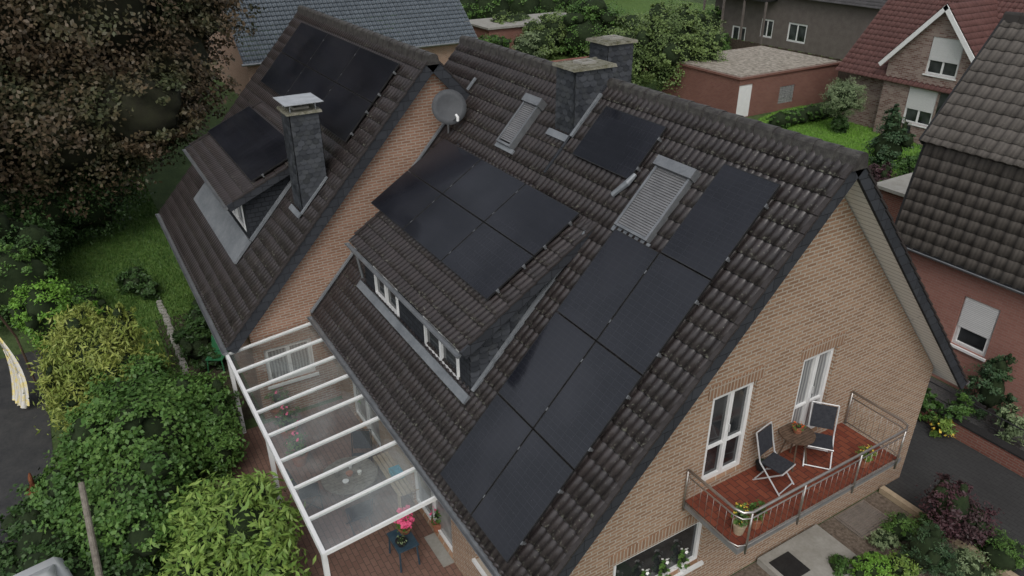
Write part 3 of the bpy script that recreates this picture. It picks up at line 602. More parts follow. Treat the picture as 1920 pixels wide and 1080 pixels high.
def folding_chair(loc,a,label,group,fab='darkfab',frm='silver'):
    t=thing('folding_chair',label,'chair',loc,group); X=rot(loc,a)
    mb=MB(X); mb.box((-.2,-.2,.43),(.2,.2,.45)); mb.build('seat',fab,t)
    mb=MB(X); mb.hexa([(-.2,.235,.55),(.2,.235,.55),(.2,.25,.55),(-.2,.25,.55),(-.2,.33,.98),(.2,.33,.98),(.2,.345,.98),(-.2,.345,.98)]); mb.build('backrest',fab,t)
    for s in (-1,1):
        x=s*.225
        mb=MB(X); mb.tube([(x,-.26,0),(x,.2,.46),(x,.36,1.0)],.014,0,6); mb.build('leg',frm,t)
        mb=MB(X); mb.tube([(x*.9,.28,0),(x*.9,-.22,.44)],.014,0,6); mb.build('leg',frm,t)
    for p in ([(-.225,.36,1.0),(.225,.36,1.0)],[(-.2,-.22,.44),(.2,-.22,.44)],[(-.2,.25,.05),(.2,.25,.05)],[(-.225,-.235,.03),(.225,-.235,.03)]):
        mb=MB(X); mb.tube(p,.012,0,6); mb.build('crossbar',frm,t)
    return t
def round_table(loc,r,h,label,cat='table',top='wood',leg='wood'):
    t=thing('round_table',label,cat,loc)
    mb=MB(); n=12
    for i in range(n):
        x0=-r+2*r*i/n+.005; x1=-r+2*r*(i+1)/n-.005
        e0=math.sqrt(max(r*r-x0*x0,.0004)); e1=math.sqrt(max(r*r-x1*x1,.0004)); a,b,zz=loc
        mb.hexa([(a+x0,b-e0,zz+h-.025),(a+x1,b-e1,zz+h-.025),(a+x1,b+e1,zz+h-.025),(a+x0,b+e0,zz+h-.025),(a+x0,b-e0,zz+h),(a+x1,b-e1,zz+h),(a+x1,b+e1,zz+h),(a+x0,b+e0,zz+h)])
    mb.box((loc[0]-r*.8,loc[1]-.04,loc[2]+h-.05),(loc[0]+r*.8,loc[1]+.04,loc[2]+h-.026))
    mb.build('tabletop',top,t)
    for k in range(4):
        a=math.pi/4+k*math.pi/2; mb=MB(); mb.tube([(loc[0]+math.cos(a)*r*.85,loc[1]+math.sin(a)*r*.85,loc[2]),(loc[0]+math.cos(a)*r*.4,loc[1]+math.sin(a)*r*.4,loc[2]+h-.03)],.016,0,6); mb.build('leg',leg,t)
    return t
def pot(loc,r,h,label,leafm='L_mid',petal=None,n=260,ls=.07,ph=.3,cat='potted plant',group=None,potm='terra',np_=40,ps=.05):
    t=thing('potted_plant',label,cat,loc,group); mb=MB()
    mb.lathe(loc,[(r*.7,0),(r,h*.85),(r*1.08,h*.85),(r*1.08,h),(r*.92,h),(r*.9,h*.9)],0,18); mb.build('pot',potm,t,False)
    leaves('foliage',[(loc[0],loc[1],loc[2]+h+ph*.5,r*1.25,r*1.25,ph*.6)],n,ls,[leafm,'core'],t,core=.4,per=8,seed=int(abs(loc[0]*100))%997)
    if petal: leaves('flowers',[(loc[0],loc[1],loc[2]+h+ph*.62,r*1.3,r*1.3,ph*.6)],np_,ps,[petal],t,asp=1,core=0,per=3,seed=5,upw=.9)
    return t
tp=PZ(1495,812,bz+.66); tl=(float(tp[0]),float(tp[1]),bz)
round_table(tl,.31,.66,'round slatted wooden table on the red balcony floor')
pot((tl[0]-.02,tl[1]+.02,bz+.662),.09,.09,'small terracotta pot with orange flowers on the round balcony table',petal='petal_orange',ph=.08,n=90,ls=.035,np_=20,ps=.035)
c1=PZ(1450,905,bz); c2=PZ(1530,862,bz)
folding_chair((float(c1[0]),float(c1[1]),bz),math.radians(100),'folding chair with dark seat left of the round balcony table','folding chairs on the balcony')
folding_chair((float(c2[0]),float(c2[1]),bz),math.radians(40),'folding chair with dark seat right of the round balcony table','folding chairs on the balcony')
pot((bx-.25,by0+.28,bz),.11,.22,'clay pot of yellow flowers at the left front corner of the balcony','L_mid','petal_yellow',ph=.32,n=320,ls=.055,potm='palewood',np_=30,ps=.035)
pot((bx-.2,by0+.60,bz),.10,.18,'pot of trailing dark leaves in the balcony corner beside yellow flowers','L_mid',None,ph=.34,n=260,ls=.06)
pot((bx-.22,by1-.75,bz),.10,.16,'basket of yellow flowers by the right end of the balcony rail','L_laurel','petal_yellow',ph=.24,n=260,ls=.055,potm='terra',np_=26,ps=.035)
q=PZ(1425,880,bz); pot((float(q[0]),float(q[1]),bz),.09,.16,'small black pot standing against the brick wall beside balcony door','L_dark',None,ph=.1,n=60,ls=.05,potm='black')
for i,y in enumerate((-3.2,-2.75,-2.3,-1.85)):
    pot((XW+.0,y,GW[2]+.002),.07,.1,['pot of white orchids leftmost on the sill below the balcony','second pot of white flowers on the ground floor sill','third pot of white flowers on the ground floor sill','rightmost pot with white blooms on the ground floor sill'][i],'L_mid','petal_white',ph=.4,n=110,ls=.08,potm='white' if i%2 else 'petal_white',group='flower pots on the window sill',np_=16,ps=.05)
# ================================================================= terrace things
q=PZ(655,890,.74); round_table((float(q[0]),float(q[1]),0),.6,.74,'large round garden table under the glass canopy',top='greywood')
TQ=(float(q[0]),float(q[1]))
for i,(dx,dy,r,h,m) in enumerate([(-.2,.1,.05,.10,'white'),(.1,.2,.05,.08,'petal_white'),(.2,-.15,.07,.05,'white'),(-.05,-.25,.04,.14,'steel'),(.02,.0,.08,.07,'terra')]):
    mb=MB(); mb.lathe((TQ[0]+dx,TQ[1]+dy,.742),[(r*.7,0),(r,h),(r*.9,h)],0,14); tag(mb.build('cup',m),['white cup at the back of the terrace table','small white bowl nearest the house on terrace table','white dish on the right of the terrace table','tall metal beaker on the terrace table','clay bowl in the middle of the terrace table'][i],'tableware')
for i,(dx,dy,a) in enumerate([(.85,-.15,-90),(-.7,.5,60),(-.3,-.85,170)]):
    folding_chair((TQ[0]+dx,TQ[1]+dy,0),math.radians(a),['dark garden chair right of the terrace table','garden chair behind the terrace table near the wall','garden chair at the outer side of the terrace table'][i],'garden chairs under the canopy',frm='black')
q=PZ(742,885,.45); bq=(float(q[0]),float(q[1])); t=thing('garden_bench','pale slatted wooden bench under the near end of the glass canopy','bench',(bq[0],bq[1],0))
mb=MB(); [mb.box((bq[0]-.75,bq[1]-.25+i*.1,.42),(bq[0]+.75,bq[1]-.17+i*.1,.45)) for i in range(5)]; mb.build('seat','palewood',t)
mb=MB(); [mb.box((bq[0]-.75,bq[1]+.27,.55+i*.11),(bq[0]+.75,bq[1]+.30,.63+i*.11)) for i in range(3)]; mb.build('backrest','palewood',t)
for a in (-.68,.68):
    for b in (-.22,.24): mb=MB(); mb.box((bq[0]+a-.03,bq[1]+b-.03,0),(bq[0]+a+.03,bq[1]+b+.025,.419 if b<0 else .9)); mb.build('leg','palewood',t)
mb=MB(); cx,cy=bq[0]+.1,bq[1]-.02
mb.box((cx-.16,cy-.12,.455),(cx+.16,cy+.12,.475)); [mb.box(a,b) for a,b in (((cx-.16,cy-.12,.476),(cx+.16,cy-.10,.58)),((cx-.16,cy+.10,.476),(cx+.16,cy+.12,.58)),((cx-.16,cy-.098,.476),(cx-.14,cy+.098,.58)),((cx+.14,cy-.098,.476),(cx+.16,cy+.098,.58)))]
tag(mb.build('crate','bluecrate'),'small bright blue crate lying on the wooden bench','crate')
for i,(px,py,rr) in enumerate([(540,800,.28),(560,850,.25),(520,760,.28),(735,800,.3),(700,760,.3),(490,700,.35)]):
    q=PZ(px,py,.3); pot((float(q[0]),float(q[1]),.004),rr*.8,.3,['planter with a few pink flowers midway along the outer canopy edge','planter with a few pink flowers nearest the laurel under the canopy','planter with a few pink flowers toward the far outer canopy edge','leafy potted plant by the house wall behind the bench','leafy potted plant by the house wall at mid canopy','leafy potted plant in far corner of the canopy'][i],'L_mid','petal_pink' if i<3 else None,ph=.5,n=420,ls=.09,potm='terra',np_=18,ps=.07)
q=PZ(755,1010,.55); sx,sy=float(q[0]),float(q[1]); t=thing('side_table','small dark blue garden table holding potted flowers beside the terrace','table',(sx,sy,0))
mb=MB(); mb.box((sx-.3,sy-.22,.52),(sx+.3,sy+.22,.55)); mb.build('tabletop','blue',t)
for a in (-.26,.26):
    for b in (-.18,.18): mb=MB(); mb.tube([(sx+a*1.1,sy+b*1.1,0),(sx+a,sy+b,.52)],.02,0,6); mb.build('leg','blue',t)
pot((sx-.15,sy+.12,.552),.14,.14,'pot of bright pink geraniums on the dark blue table','L_mid','petal_pink',ph=.34,n=300,ls=.07,np_=130,ps=.10)
pot((sx+.13,sy-.08,.552),.11,.12,'dark bowl of white pebbles on the blue garden table','L_grey',None,ph=.05,n=40,ls=.04,potm='black')
q=PZ(822,975,.3); pot((float(q[0]),float(q[1]),.004),.15,.3,'terracotta pot of red flowers beside the corner of the house wall','L_mid','petal_pink',ph=.3,n=220,ls=.07,np_=20,ps=.06)
mb=MB(); q=PZ(838,1025,0); mb.box((q[0]-.45,q[1]-.3,.004),(q[0]+.45,q[1]+.3,.03)); tag(mb.build('floor_slab','concrete'),'grey stone slab lying on the terrace by the house','slab')
q=PZ(412,690,0); gx,gy_=float(q[0]),float(q[1])
t=thing('garden_chair','green plastic garden chair by the far corner of the canopy','chair',(gx,gy_,0)); X=rot((gx,gy_,0),1.0)
mb=MB(X); mb.box((-.24,-.24,.40),(.24,.24,.43)); mb.build('seat','greenpl',t); mb=MB(X); mb.hexa([(-.22,.22,.45),(.22,.22,.45),(.22,.25,.45),(-.22,.25,.45),(-.19,.30,.88),(.19,.30,.88),(.19,.33,.88),(-.19,.33,.88)]); mb.build('backrest','greenpl',t)
for a in (-.2,.2):
    for b in (-.2,.2): mb=MB(X); mb.tube([(a*1.15,b*1.15,0),(a,b,.4)],.022,0,6); mb.build('leg','greenpl',t)
mb=MB(); A,B_=Vector(PZ(300,568,0)),Vector(PZ(352,705,0)); L=(B_-A).length; n=int(L/.22); dd=(B_-A)/n; rg=random.Random(3)
for i in range(n):
    p=A+dd*i; w1,w2_=rg.uniform(.07,.11),rg.uniform(.08,.12); j=rg.uniform(-.03,.03); mb.hexa([(p.x-w1,p.y-w2_+j,0),(p.x+w1,p.y-w2_+j,0),(p.x+w1,p.y+w2_+j,0),(p.x-w1,p.y+w2_+j,0),(p.x-w1*.7,p.y-w2_*.7+j,.09),(p.x+w1*.7,p.y-w2_*.8+j,.08),(p.x+w1*.8,p.y+w2_*.7+j,.1),(p.x-w1*.7,p.y+w2_*.7+j,.07)])
tag(mb.build('stone_edging','concrete'),'row of pale stones edging the soil bed beside the lawn','edging')
q=PZ(38,750,.1); hx,hy=float(q[0]),float(q[1]); t=thing('hammock','white cloth hammock with yellow pattern hanging beside the dark driveway','hammock',(hx,hy,0))
mb=MB(); vs=[];fs=[];nu,nv=26,12
for j in range(nv+1):
    f=j/nv; z=2.0-1.85*f; wd=.06+.42*math.sin(min(f*1.15,1)*math.pi*.62)
    for i in range(nu+1):
        g=i/nu-.5; vs.append((hx+.5*f-.2+g*wd*1.2+.05*math.sin(i*1.7)*f, hy+g*wd*.5+.07*math.cos(i*1.7)*(.3+f)+.15*math.sin(f*3),z+.04*math.sin(i*.8)*f))
for j in range(nv):
    for i in range(nu): k=j*(nu+1)+i; fs.append((k,k+1,k+nu+2,k+nu+1))
mb.add(vs,fs); mb.build('cloth','skin_cloth',t,True)
mb=MB(); mb.tube([(hx-.9,hy+.35,0),(hx-.85,hy+.3,1.5),(hx-.6,hy+.15,2.3),(hx-.25,hy,2.45),(hx-.2,hy,2.0)],.03); mb.build('stand','wood',t)
q=PZ(78,955,0); ox,oy=float(q[0]),float(q[1]); t=thing('garden_ornament','rusty brown metal ornament standing on the dark driveway','ornament',(ox,oy,0))
mb=MB(); mb.lathe((ox,oy,0),[(.16,0),(.17,.04),(.06,.08),(.05,.22),(.15,.34),(.18,.5),(.12,.62),(.05,.68)],0,16); mb.build('body','rust',t,True); mb=MB(); mb.tube([(ox-.05,oy,.66),(ox-.12,oy,.82),(ox-.22,oy,.86)],[.05,.045,.02]); mb.build('head','rust',t,True)
b=PZ(186,1079,1.0); e=PZ(152,905,2.1); mb=MB(); g0=Vector(b)+(Vector(b)-Vector(e))*.9; mb.tube([(g0.x,g0.y,0),tuple(b),tuple(e)],[.07,.065,.055],0,10); tag(mb.build('wooden_post','greywood'),'leaning weathered wooden post between ivy and the light green shrub','post')
cq=PZ(80,1108,1.42); cx,cy=float(cq[0])+.75,float(cq[1])-.25; t=thing('parked_car','white parked car of which only the roof shows at the frame edge','car',(cx,cy,0)); X=rot((cx,cy,0),math.radians(10))
mb=MB(X)
def loft(secs,mi=0):
    vs=[];fs=[];k=len(secs[0])
    for s in secs: vs+=s
    for i in range(len(secs)-1):
        for j in range(k): fs.append((i*k+j,i*k+(j+1)%k,(i+1)*k+(j+1)%k,(i+1)*k+j))
    fs.append(tuple(range(k-1,-1,-1))); fs.append(tuple((len(secs)-1)*k+j for j in range(k))); mb.add(vs,fs,mi)
def sec(x,w,z0,z1,r=.12): return [(x,-w,z0),(x,w,z0),(x,w+.02,(z0+z1)/2),(x,w,z1-r),(x,w-r,z1),(x,-w+r,z1),(x,-w,z1-r),(x,-w-.02,(z0+z1)/2)]
loft([sec(-2.15,.7,.4,.7),sec(-2.0,.82,.25,.92),sec(-1.2,.87,.22,.95),sec(.9,.87,.22,.95),sec(1.8,.82,.25,.82),sec(2.15,.68,.35,.62)])
mb.build('body','carwhite',t,True)
mb=MB(X); loft([sec(-1.75,.66,.93,.97,.01),sec(-1.1,.62,.93,1.40),sec(-.6,.62,.93,1.45),sec(.1,.62,.93,1.44),sec(.9,.66,.93,.97,.01)]); mb.build('cabin','carwhite',t,True)
for s in (-1,1): mb=MB(X); mb.hexa([(-1.3,s*.645,.99),(.55,s*.655,.99),(.1,s*.638,1.33),(-1.0,s*.638,1.33),(-1.3,s*.66,.99),(.55,s*.67,.99),(.1,s*.648,1.33),(-1.0,s*.648,1.33)]); mb.build('side_window','glass',t)
for a in (-1.35,1.35):
    for s in (-.78,.78): mb=MB(X); mb.tube([(a,s-.1,.31),(a,s+.1,.31)],.31,0,20); mb.build('wheel','black',t)
for s in (-.55,.55): mb=MB(X); mb.box((2.0,s-.15,.6),(2.12,s+.15,.72)); mb.build('headlight','white',t)
# ================================================================= right side near
mb=MB(); mb.box((-.4,.2,0),(1.25,1.95,.15)); tag(mb.build('doorstep','concrete'),'pale concrete doorstep slab under the balcony','doorstep')
mb=MB(); mb.box((-.2,.3,.152),(.35,.85,.165)); tag(mb.build('doormat','black'),'black doormat on the concrete step below the balcony','doormat')
mb=MB(); mb.box((-.42,2.55,.004),(.3,3.55,.03)); [mb.box((-.38+i*.055,2.6,.032),(-.36+i*.055,3.5,.05)) for i in range(12)]; [mb.box((-.38,2.6+i*.22,.051),(.25,2.62+i*.22,.058)) for i in range(5)]
tag(mb.build('light_well_grate','steel'),'metal light well grate in the gravel beside the house corner','grate')
mb=MB(); mb.box((-.4,4.06,0),(5,4.2,.14)); tag(mb.build('wooden_edging','palewood'),'pale wooden beam edging the gravel bed along the driveway','edging')
mb=MB(); mb.box((-20,7.31,0),(12,7.54,.42)); mb.box((-20,7.29,.421),(12,7.56,.47),1); tag(mb.build('low_wall',['brick_red','tile_dark']),'low brick wall with dark coping along the side driveway','wall')
t=thing('railing','thin black metal railing above the low wall by the driveway','railing',(0,7.9,0))
for z,r in ((.75,.018),(.4,.012)): mb=MB(); mb.tube([(-14,7.9,z),(12,7.9,z)],r,0,6); mb.build('rail','black',t)
for i in range(14): mb=MB(); mb.tube([(-14+i*2,7.9,0),(-14+i*2,7.9,.75)],.018,0,6); mb.build('post','black',t)
N=thing('brick_house','red brick house with weathered brown double roof at the right edge','house',(2,11,0))
a=[PY(x,y,9.35) for x,y in ((1805,557),(1873,577),(1850,672),(1783,645))]
nw=(float(a[0][0]+a[3][0])/2,float(a[1][0]+a[2][0])/2,float(a[2][2]+a[3][2])/2,float(a[0][2]+a[1][2])/2)
mb=MB(WY(9.35,-1)); wall(mb,[(-4.3,0),(14,0),(14,3.6),(-4.3,3.6)],[nw]); mb.build('wall','brick_salmon',N)
mb=MB(); mb.poly([(-4.3,9.35,0),(-4.3,14.5,0),(-4.3,14.5,6),(-4.3,12.1,8.7),(-4.3,11.7,8.7),(-4.3,9.9,6.3),(-4.3,9.5,3.6)]); mb.build('wall','brick_salmon',N)
winpart('window',N,WY(9.35,-1),nw,cas=(1,),sh=.62,sill='white')
NL=Pl(9.72,6.35,5.6,-1); NU=Pl(11.9,9.05,1.19,-1); NB=Pl(11.9,9.05,1.19,1)
n1=NL.tiles('lower_roof',-4.5,14,0,3.02,'tile_old',N,tw=.3,per=.3,sub=6,ex=.30,amp=.025)
n2=NU.tiles('upper_roof',-4.55,14,0,2.45/NU.c,'tile_old',N,tw=.3,per=.3,sub=6,ex=.33,amp=.025); NB.tiles('roof_tiles',-4.55,14,0,3/NB.c,'tile_old',n2,per=.3,sub=2)
NL.slab(MB(),-4.56,-4.5,0,3.02,-.2,.05).build('verge_board','black',N); NU.slab(MB(),-4.6,-4.55,0,2.45/NU.c,-.2,.05).build('verge_board','black',N); NU.slab(MB(),-4.55,14,.05,2.4/NU.c,-.15,-.04).build('roof_underside','black',N)
mb=MB(); mb.box((-4.5,9.15,3.36),(14,9.33,3.42)); mb.build('soffit','black',N)
gutter(MB(),-4.6,14,9.10,3.40).build('gutter','zinc',N)
mb=MB(); ridge(mb,-4.6,14,11.9,9.12); mb.build('ridge_cap','tile_old',N)
# ================================================================= BACKGROUND HOUSES
G=thing('brick_house','mottled brick house with maroon tile roof and white trimmed gable','house',(-15,32,0)); YF=29
ap=PY(1783,12,YF); le=PY(1650,125,YF); ri=PY(1833,118,YF); ax_=float(ap[0]); az=float(ap[2]); hw=max((float(ri[0])-float(le[0]))/2,2.6); ezz=(float(le[2])+float(ri[2]))/2
def wq(c,Y): a=[PY(x,y,Y) for x,y in c]; return (float(a[0][0]+a[3][0])/2,float(a[1][0]+a[2][0])/2,float(a[2][2]+a[3][2])/2,float(a[0][2]+a[1][2])/2)
W1=wq([(1747,66),(1806,78),(1795,150),(1736,138)],YF); W2=wq([(1703,162),(1757,172),(1745,240),(1692,228)],YF)
gp=[(ax_-hw,0),(ax_+hw,0),(ax_+hw,ezz),(ax_,az),(ax_-hw,ezz)]
mb=MB(WY(YF,-1)); wall(mb,gp,[W1,W2]); mb.X=None
mb.poly([(ax_-hw-2.6,YF+.6,0),(ax_-hw,YF+.6,0),(ax_-hw,YF+.6,3),(ax_-hw-2.6,YF+.6,3)]); mb.poly([(ax_+hw,YF+.6,0),(10,YF+.6,0),(10,YF+.6,3),(ax_+hw,YF+.6,3)])
mb.poly([(ax_-hw-2.6,YF+.6,0),(ax_-hw-2.6,YF+9,0),(ax_-hw-2.6,YF+9,3),(ax_-hw-2.6,YF+4.8,7.4),(ax_-hw-2.6,YF+.6,3)])
mb.poly([(ax_+hw,YF,0),(ax_+hw,YF+3,0),(ax_+hw,YF+3,ezz),(ax_+hw,YF,ezz)]); mb.poly([(ax_-hw,YF,0),(ax_-hw,YF+3,0),(ax_-hw,YF+3,ezz),(ax_-hw,YF,ezz)])
mb.build('wall','brick_mottled',G)
winpart('window',G,WY(YF,-1),W1,sh=.62,sill='white'); winpart('window',G,WY(YF,-1),W2,sh=.6,sill='white')
DK=(W2[1]+.15,W2[1]+1.15,.05,W2[3]); mb=MB(WY(YF,-1)); mb.box((DK[0],.004,DK[2]),(DK[1],.03,DK[3])); mb.build('patio_door','glass',G)
MR=Pl(YF+4.8,7.9,1.0,-1); g1=MR.tiles('roof',ax_-hw-3,10,0,5.0/MR.c,'tile_maroon',G,per=.3,sub=4,ex=.34,amp=.035)
MR2=Pl(YF+4.8,7.9,1.0,1); MR2.tiles('roof_tiles',ax_-hw-3,10,0,5.0/MR.c,'tile_maroon',g1,per=.3,sub=2,ex=.34)
sl=(az-ezz)/hw; a_=math.atan(sl)
for s in (-1,1):
    d=(s*math.cos(a_),0,-math.sin(a_)); nn=(s*math.sin(a_),0,math.cos(a_)); tiles('roof_tiles',(ax_,YF-.35,az+.15),(0,1,0),d,nn,6,hw/math.cos(a_)+.5,'tile_maroon',g1,per=.3,sub=4,ex=.34)
    d=Vector(d); nn=Vector(nn); o=Vector((ax_,YF-.40,az+.12)); e=o+d*(hw/math.cos(a_)+.5); mb=MB()
    mb.hexa([o-nn*.22,o-nn*.22+Vector((0,.06,0)),e-nn*.22+Vector((0,.06,0)),e-nn*.22,o,o+Vector((0,.06,0)),e+Vector((0,.06,0)),e]); mb.build('white_trim','white',g1)
G2=thing('garage','flat roofed red brick garage with gravel top and white door','garage',(-27.5,28.5,0)); gX=-24.5
dq=[PX(x,y,gX) for x,y in ((1385,175),(1410,172),(1403,222),(1380,226))]; dr=(float(dq[0][1]),float(dq[1][1]),.02,1.95)
bq_=[PX(x,y,gX) for x,y in ((1463,163),(1491,158),(1489,190),(1461,193))]; br=(float(bq_[0][1]),float(bq_[1][1]),float(bq_[2][2]),min(float(bq_[0][2]),2.0))
mb=MB(WX(gX)); wall(mb,[(24.5,0),(33.3,0),(33.3,2.3),(24.5,2.3)],[dr,br]); mb.X=None
mb.poly([(gX,24.5,0),(-31,24.5,0),(-31,24.5,2.3),(gX,24.5,2.3)]); mb.poly([(gX,33.3,0),(-31,33.3,0),(-31,33.3,2.3),(gX,33.3,2.3)]); mb.poly([(-31,24.5,0),(-31,33.3,0),(-31,33.3,2.3),(-31,24.5,2.3)])
mb.build('wall','brick_red',G2)
mb=MB(); mb.box((-31.1,24.4,2.3),(gX+.1,33.4,2.42),1); mb.box((-30.9,24.6,2.421),(gX-.1,33.2,2.46),0); mb.build('flat_roof',['roofgravel','brick_red'],G2)
mb=MB(WX(gX)); mb.box((dr[0],-.1,dr[2]),(dr[1],-.05,dr[3])); mb.box((dr[0]+.1,-.049,dr[2]+.1),(dr[1]-.1,-.04,dr[3]-.1)); mb.build('door','white',G2)
mb=MB(WX(gX))
for i in range(5):
    for j in range(5):
        u0=br[0]+(br[1]-br[0])*i/5; z0=br[2]+(br[3]-br[2])*j/5; mb.box((u0+.02,-.08,z0+.02),(u0+(br[1]-br[0])/5-.02,-.03,z0+(br[3]-br[2])/5-.02),0)
mb.box((br[0],-.12,br[2]),(br[1],-.081,br[3]),1); mb.build('glass_block_window',['glasscurtain','white'],G2)
K=thing('house','dark brown rendered house with grey roof at the top of the garden','house',(-42,50,0)); YK=45
KW=[wq(c,YK) for c in ([(1478,42),(1513,46),(1510,82),(1474,78)],[(1428,35),(1450,37),(1448,72),(1424,69)],[(1372,48),(1398,50),(1396,85),(1370,82)])]
k0=float(PY(1335,60,YK)[0]); k1=float(PY(1640,60,YK)[0])
mb=MB(WY(YK,-1)); wall(mb,[(k0,0),(k1,0),(k1,4.4),(k0,4.4)],KW); mb.X=None; mb.poly([(k0,YK,0),(k0,YK+9,0),(k0,YK+9,4.4),(k0,YK,4.4)]); mb.poly([(k1,YK,0),(k1,YK+9,0),(k1,YK+9,4.4),(k1,YK+4.5,7.4),(k1,YK,4.4)]); mb.build('wall','render',K)
for w0 in KW: winpart('window',K,WY(YK,-1),w0,fw=.09)
KR=Pl(YK+4.5,8.0,.75,-1); xk=float(PY(1455,25,YK)[0]); KR.tiles('roof',xk,k1+.6,0,5.1/KR.c,'tile_dark',K,per=.3,sub=3,ex=.34)
mb=MB(); mb.box((k0-.2,YK-1.5,3.7),(xk-.02,YK+5,3.95)); mb.build('flat_roof','tile_dark',K)
mb=MB()
for i in range(16): x=k0+(xk-k0)*i/15; mb.box((x-.04,YK-1.5,3.951),(x+.04,YK-1.45,4.9))
mb.box((k0,YK-1.52,4.901),(xk,YK-1.43,5.0)); mb.build('balcony_railing','bark',K)
for i in range(4): x=k0+(xk-k0)*i/3; mb=MB(); mb.box((x-.08,YK-1.45,0),(x+.08,YK-1.3,3.7)); mb.build('post','render',K)
Bh=thing('brick_house','brick house with blue grey tiled roof behind the rear house','house',(-46,9,0))
bt=.85; ba=math.atan(bt)
tiles('roof',(-48.5,.5,3.0+6.5*bt),(0,1,0),(math.cos(ba),0,-math.sin(ba)),(math.sin(ba),0,math.cos(ba)),16.2,6.8/math.cos(ba),'tile_blue',Bh,per=.3,sub=4,ex=.36,amp=.05,lift=.05)
mb=MB(); mb.poly([(-42.2,.8,0),(-42.2,16.4,0),(-42.2,16.4,3),(-42.2,.8,3)]); mb.poly([(-42.2,.8,0),(-55,.8,0),(-55,.8,3),(-48.5,.8,8.4),(-42.2,.8,3)]); mb.poly([(-42.2,16.4,0),(-55,16.4,0),(-55,16.4,3),(-48.5,16.4,8.4),(-42.2,16.4,3)]); mb.build('wall','brick_rear',Bh)
mb=MB(); mb.poly([(-48.5,.5,8.5),(-48.5,16.7,8.5),(-55,16.7,3),(-55,.5,3)]); mb.build('back_roof','tile_blue',Bh)
mb=MB(); mb.tube([(-41.7,.4,2.75),(-41.7,16.8,2.75)],.08); mb.build('gutter','zinc',Bh)
q=PZ(990,38,2.2); sx,sy=float(q[0]),float(q[1]); t=thing('shed','low shed with pale grey flat roof in the garden behind the chimneys','shed',(sx,sy,0))
mb=MB(); mb.box((sx-2.5,sy-5,0),(sx+2,sy+5,2.1)); mb.build('wall','brick_red',t); mb=MB(); mb.box((sx-2.7,sy-5.2,2.1),(sx+2.2,sy+5.2,2.25)); mb.build('flat_roof','concrete',t)
q=PZ(1690,345,2.0); sx,sy=float(q[0]),float(q[1]); t=thing('shed','small grey roofed shed behind the right hand neighbour house','shed',(sx,sy,0))
mb=MB(); mb.box((sx-.2,sy-1,0),(sx+3,sy+1.5,2.0)); mb.build('wall','brick_red',t); mb=MB(); mb.box((sx-.4,sy-1.2,2.0),(sx+3.2,sy+1.7,2.12)); mb.build('flat_roof','concrete',t)
mb=MB(); mb.box((-38,17.5,0),(-37.7,30,1.5)); mb.box((-38.05,17.5,1.501),(-37.65,30,1.58),0); tag(mb.build('garden_wall','brick_red'),'long red brick garden wall beyond the ridge and chimneys','wall')
t=thing('fence','dark wooden board fence between the dark house and the garage','fence',(-32,36,0)); mb=MB()
for i in range(60): x=-38+i*.3; mb.box((x,37,.05),(x+.28,37.03,1.7+.03*(i%3)))
mb.build('boards','bark',t)
for i in range(7): mb=MB(); mb.box((-38+i*3,37.04,0),(-37.9+i*3,37.14,1.75)); mb.build('post','bark',t)
for i in range(3):
    q=PZ(1535+i*13,128+i*2,.9); t=thing('bin',['leftmost dark bin with yellow lid behind the garage','middle dark bin with yellow lid behind the garage','rightmost dark bin with yellow lid behind the garage'][i],'bin',(float(q[0]),float(q[1]),0),'bins with yellow lids')
    mb=MB(); x,y=float(q[0]),float(q[1]); mb.hexa([(x-.22,y-.25,.05),(x+.22,y-.25,.05),(x+.22,y+.25,.05),(x-.22,y+.25,.05),(x-.28,y-.3,.9),(x+.28,y-.3,.9),(x+.28,y+.3,.9),(x-.28,y+.3,.9)]); mb.build('body','black',t); mb=MB(); mb.hexa([(x-.3,y-.33,.902),(x+.3,y-.33,.902),(x+.3,y+.33,.902),(x-.3,y+.33,.902),(x-.27,y-.3,.98),(x+.27,y-.3,.98),(x+.27,y+.3,1.02),(x-.27,y+.3,1.02)]); mb.build('lid','petal_yellow',t)
q=PZ(1720,262,0); round_table((float(q[0]),float(q[1]),0),.7,.74,'dark round garden table in front of the mottled brick house',top='bark',leg='black')
for i,(dx,dy,a) in enumerate([(-1.1,0,90),(.9,-.3,-80),(0,-1.0,180)]): folding_chair((float(q[0])+dx,float(q[1])+dy,0),math.radians(a),['dark garden chair left of the distant patio table','dark garden chair right of the distant patio table','dark garden chair nearest the lawn at the distant patio table'][i],'chairs at the distant patio table',frm='black')
# ================================================================= VEGETATION
plant('copper_tree','huge copper leaved tree filling the upper left beside the rear house','tree',(-27.5,-11,0),
 [(0,0,9,5.5,5.5,6),(2.2,3.2,9.5,3.6,3.6,4.5),(1.5,1.5,4.8,4.2,4.4,3.4),(3,-3,5,4.5,4,4),(3.5,-4,10.5,4.5,4,4.5),(0,-8,8,5,5,6.5),(2.5,4.2,5.2,2.2,2.4,2.6),(-3,3,14,5,5,4),(.5,6.4,9.5,3.0,3.0,3.6),(1.6,5.2,6.2,2.4,2.4,2.6),(0,7.4,12,2.8,2.8,3.5)],230000,.165,'L_beech',None,(.5,9),'crown','core_br',lumps=1,asp=.65,clump=.2,seed=3,upw=.4,per=40)
plant('garden_tree','dark green tree in the shade under the copper leaved tree','tree',(-21.5,-12.6,0),[(0,0,1.7,1.9,1.8,1.6),(-2.5,1.0,1.6,2,1.8,1.6),(-4,3,1.5,1.8,1.8,1.5)],24000,.13,'L_dark',None,(.12,2),'crown',seed=4)
def at(px,py,z): q=PZ(px,py,z); return float(q[0]),float(q[1])
x,y=at(90,600,.9); plant('shrub','bright green upright shrub below the copper leaved tree','shrub',(x,y,0),[(0,0,1.1,.8,.7,1.1),(-.3,.3,.7,.8,.8,.7)],7000,.11,'L_bright',seed=5,clump=.35)
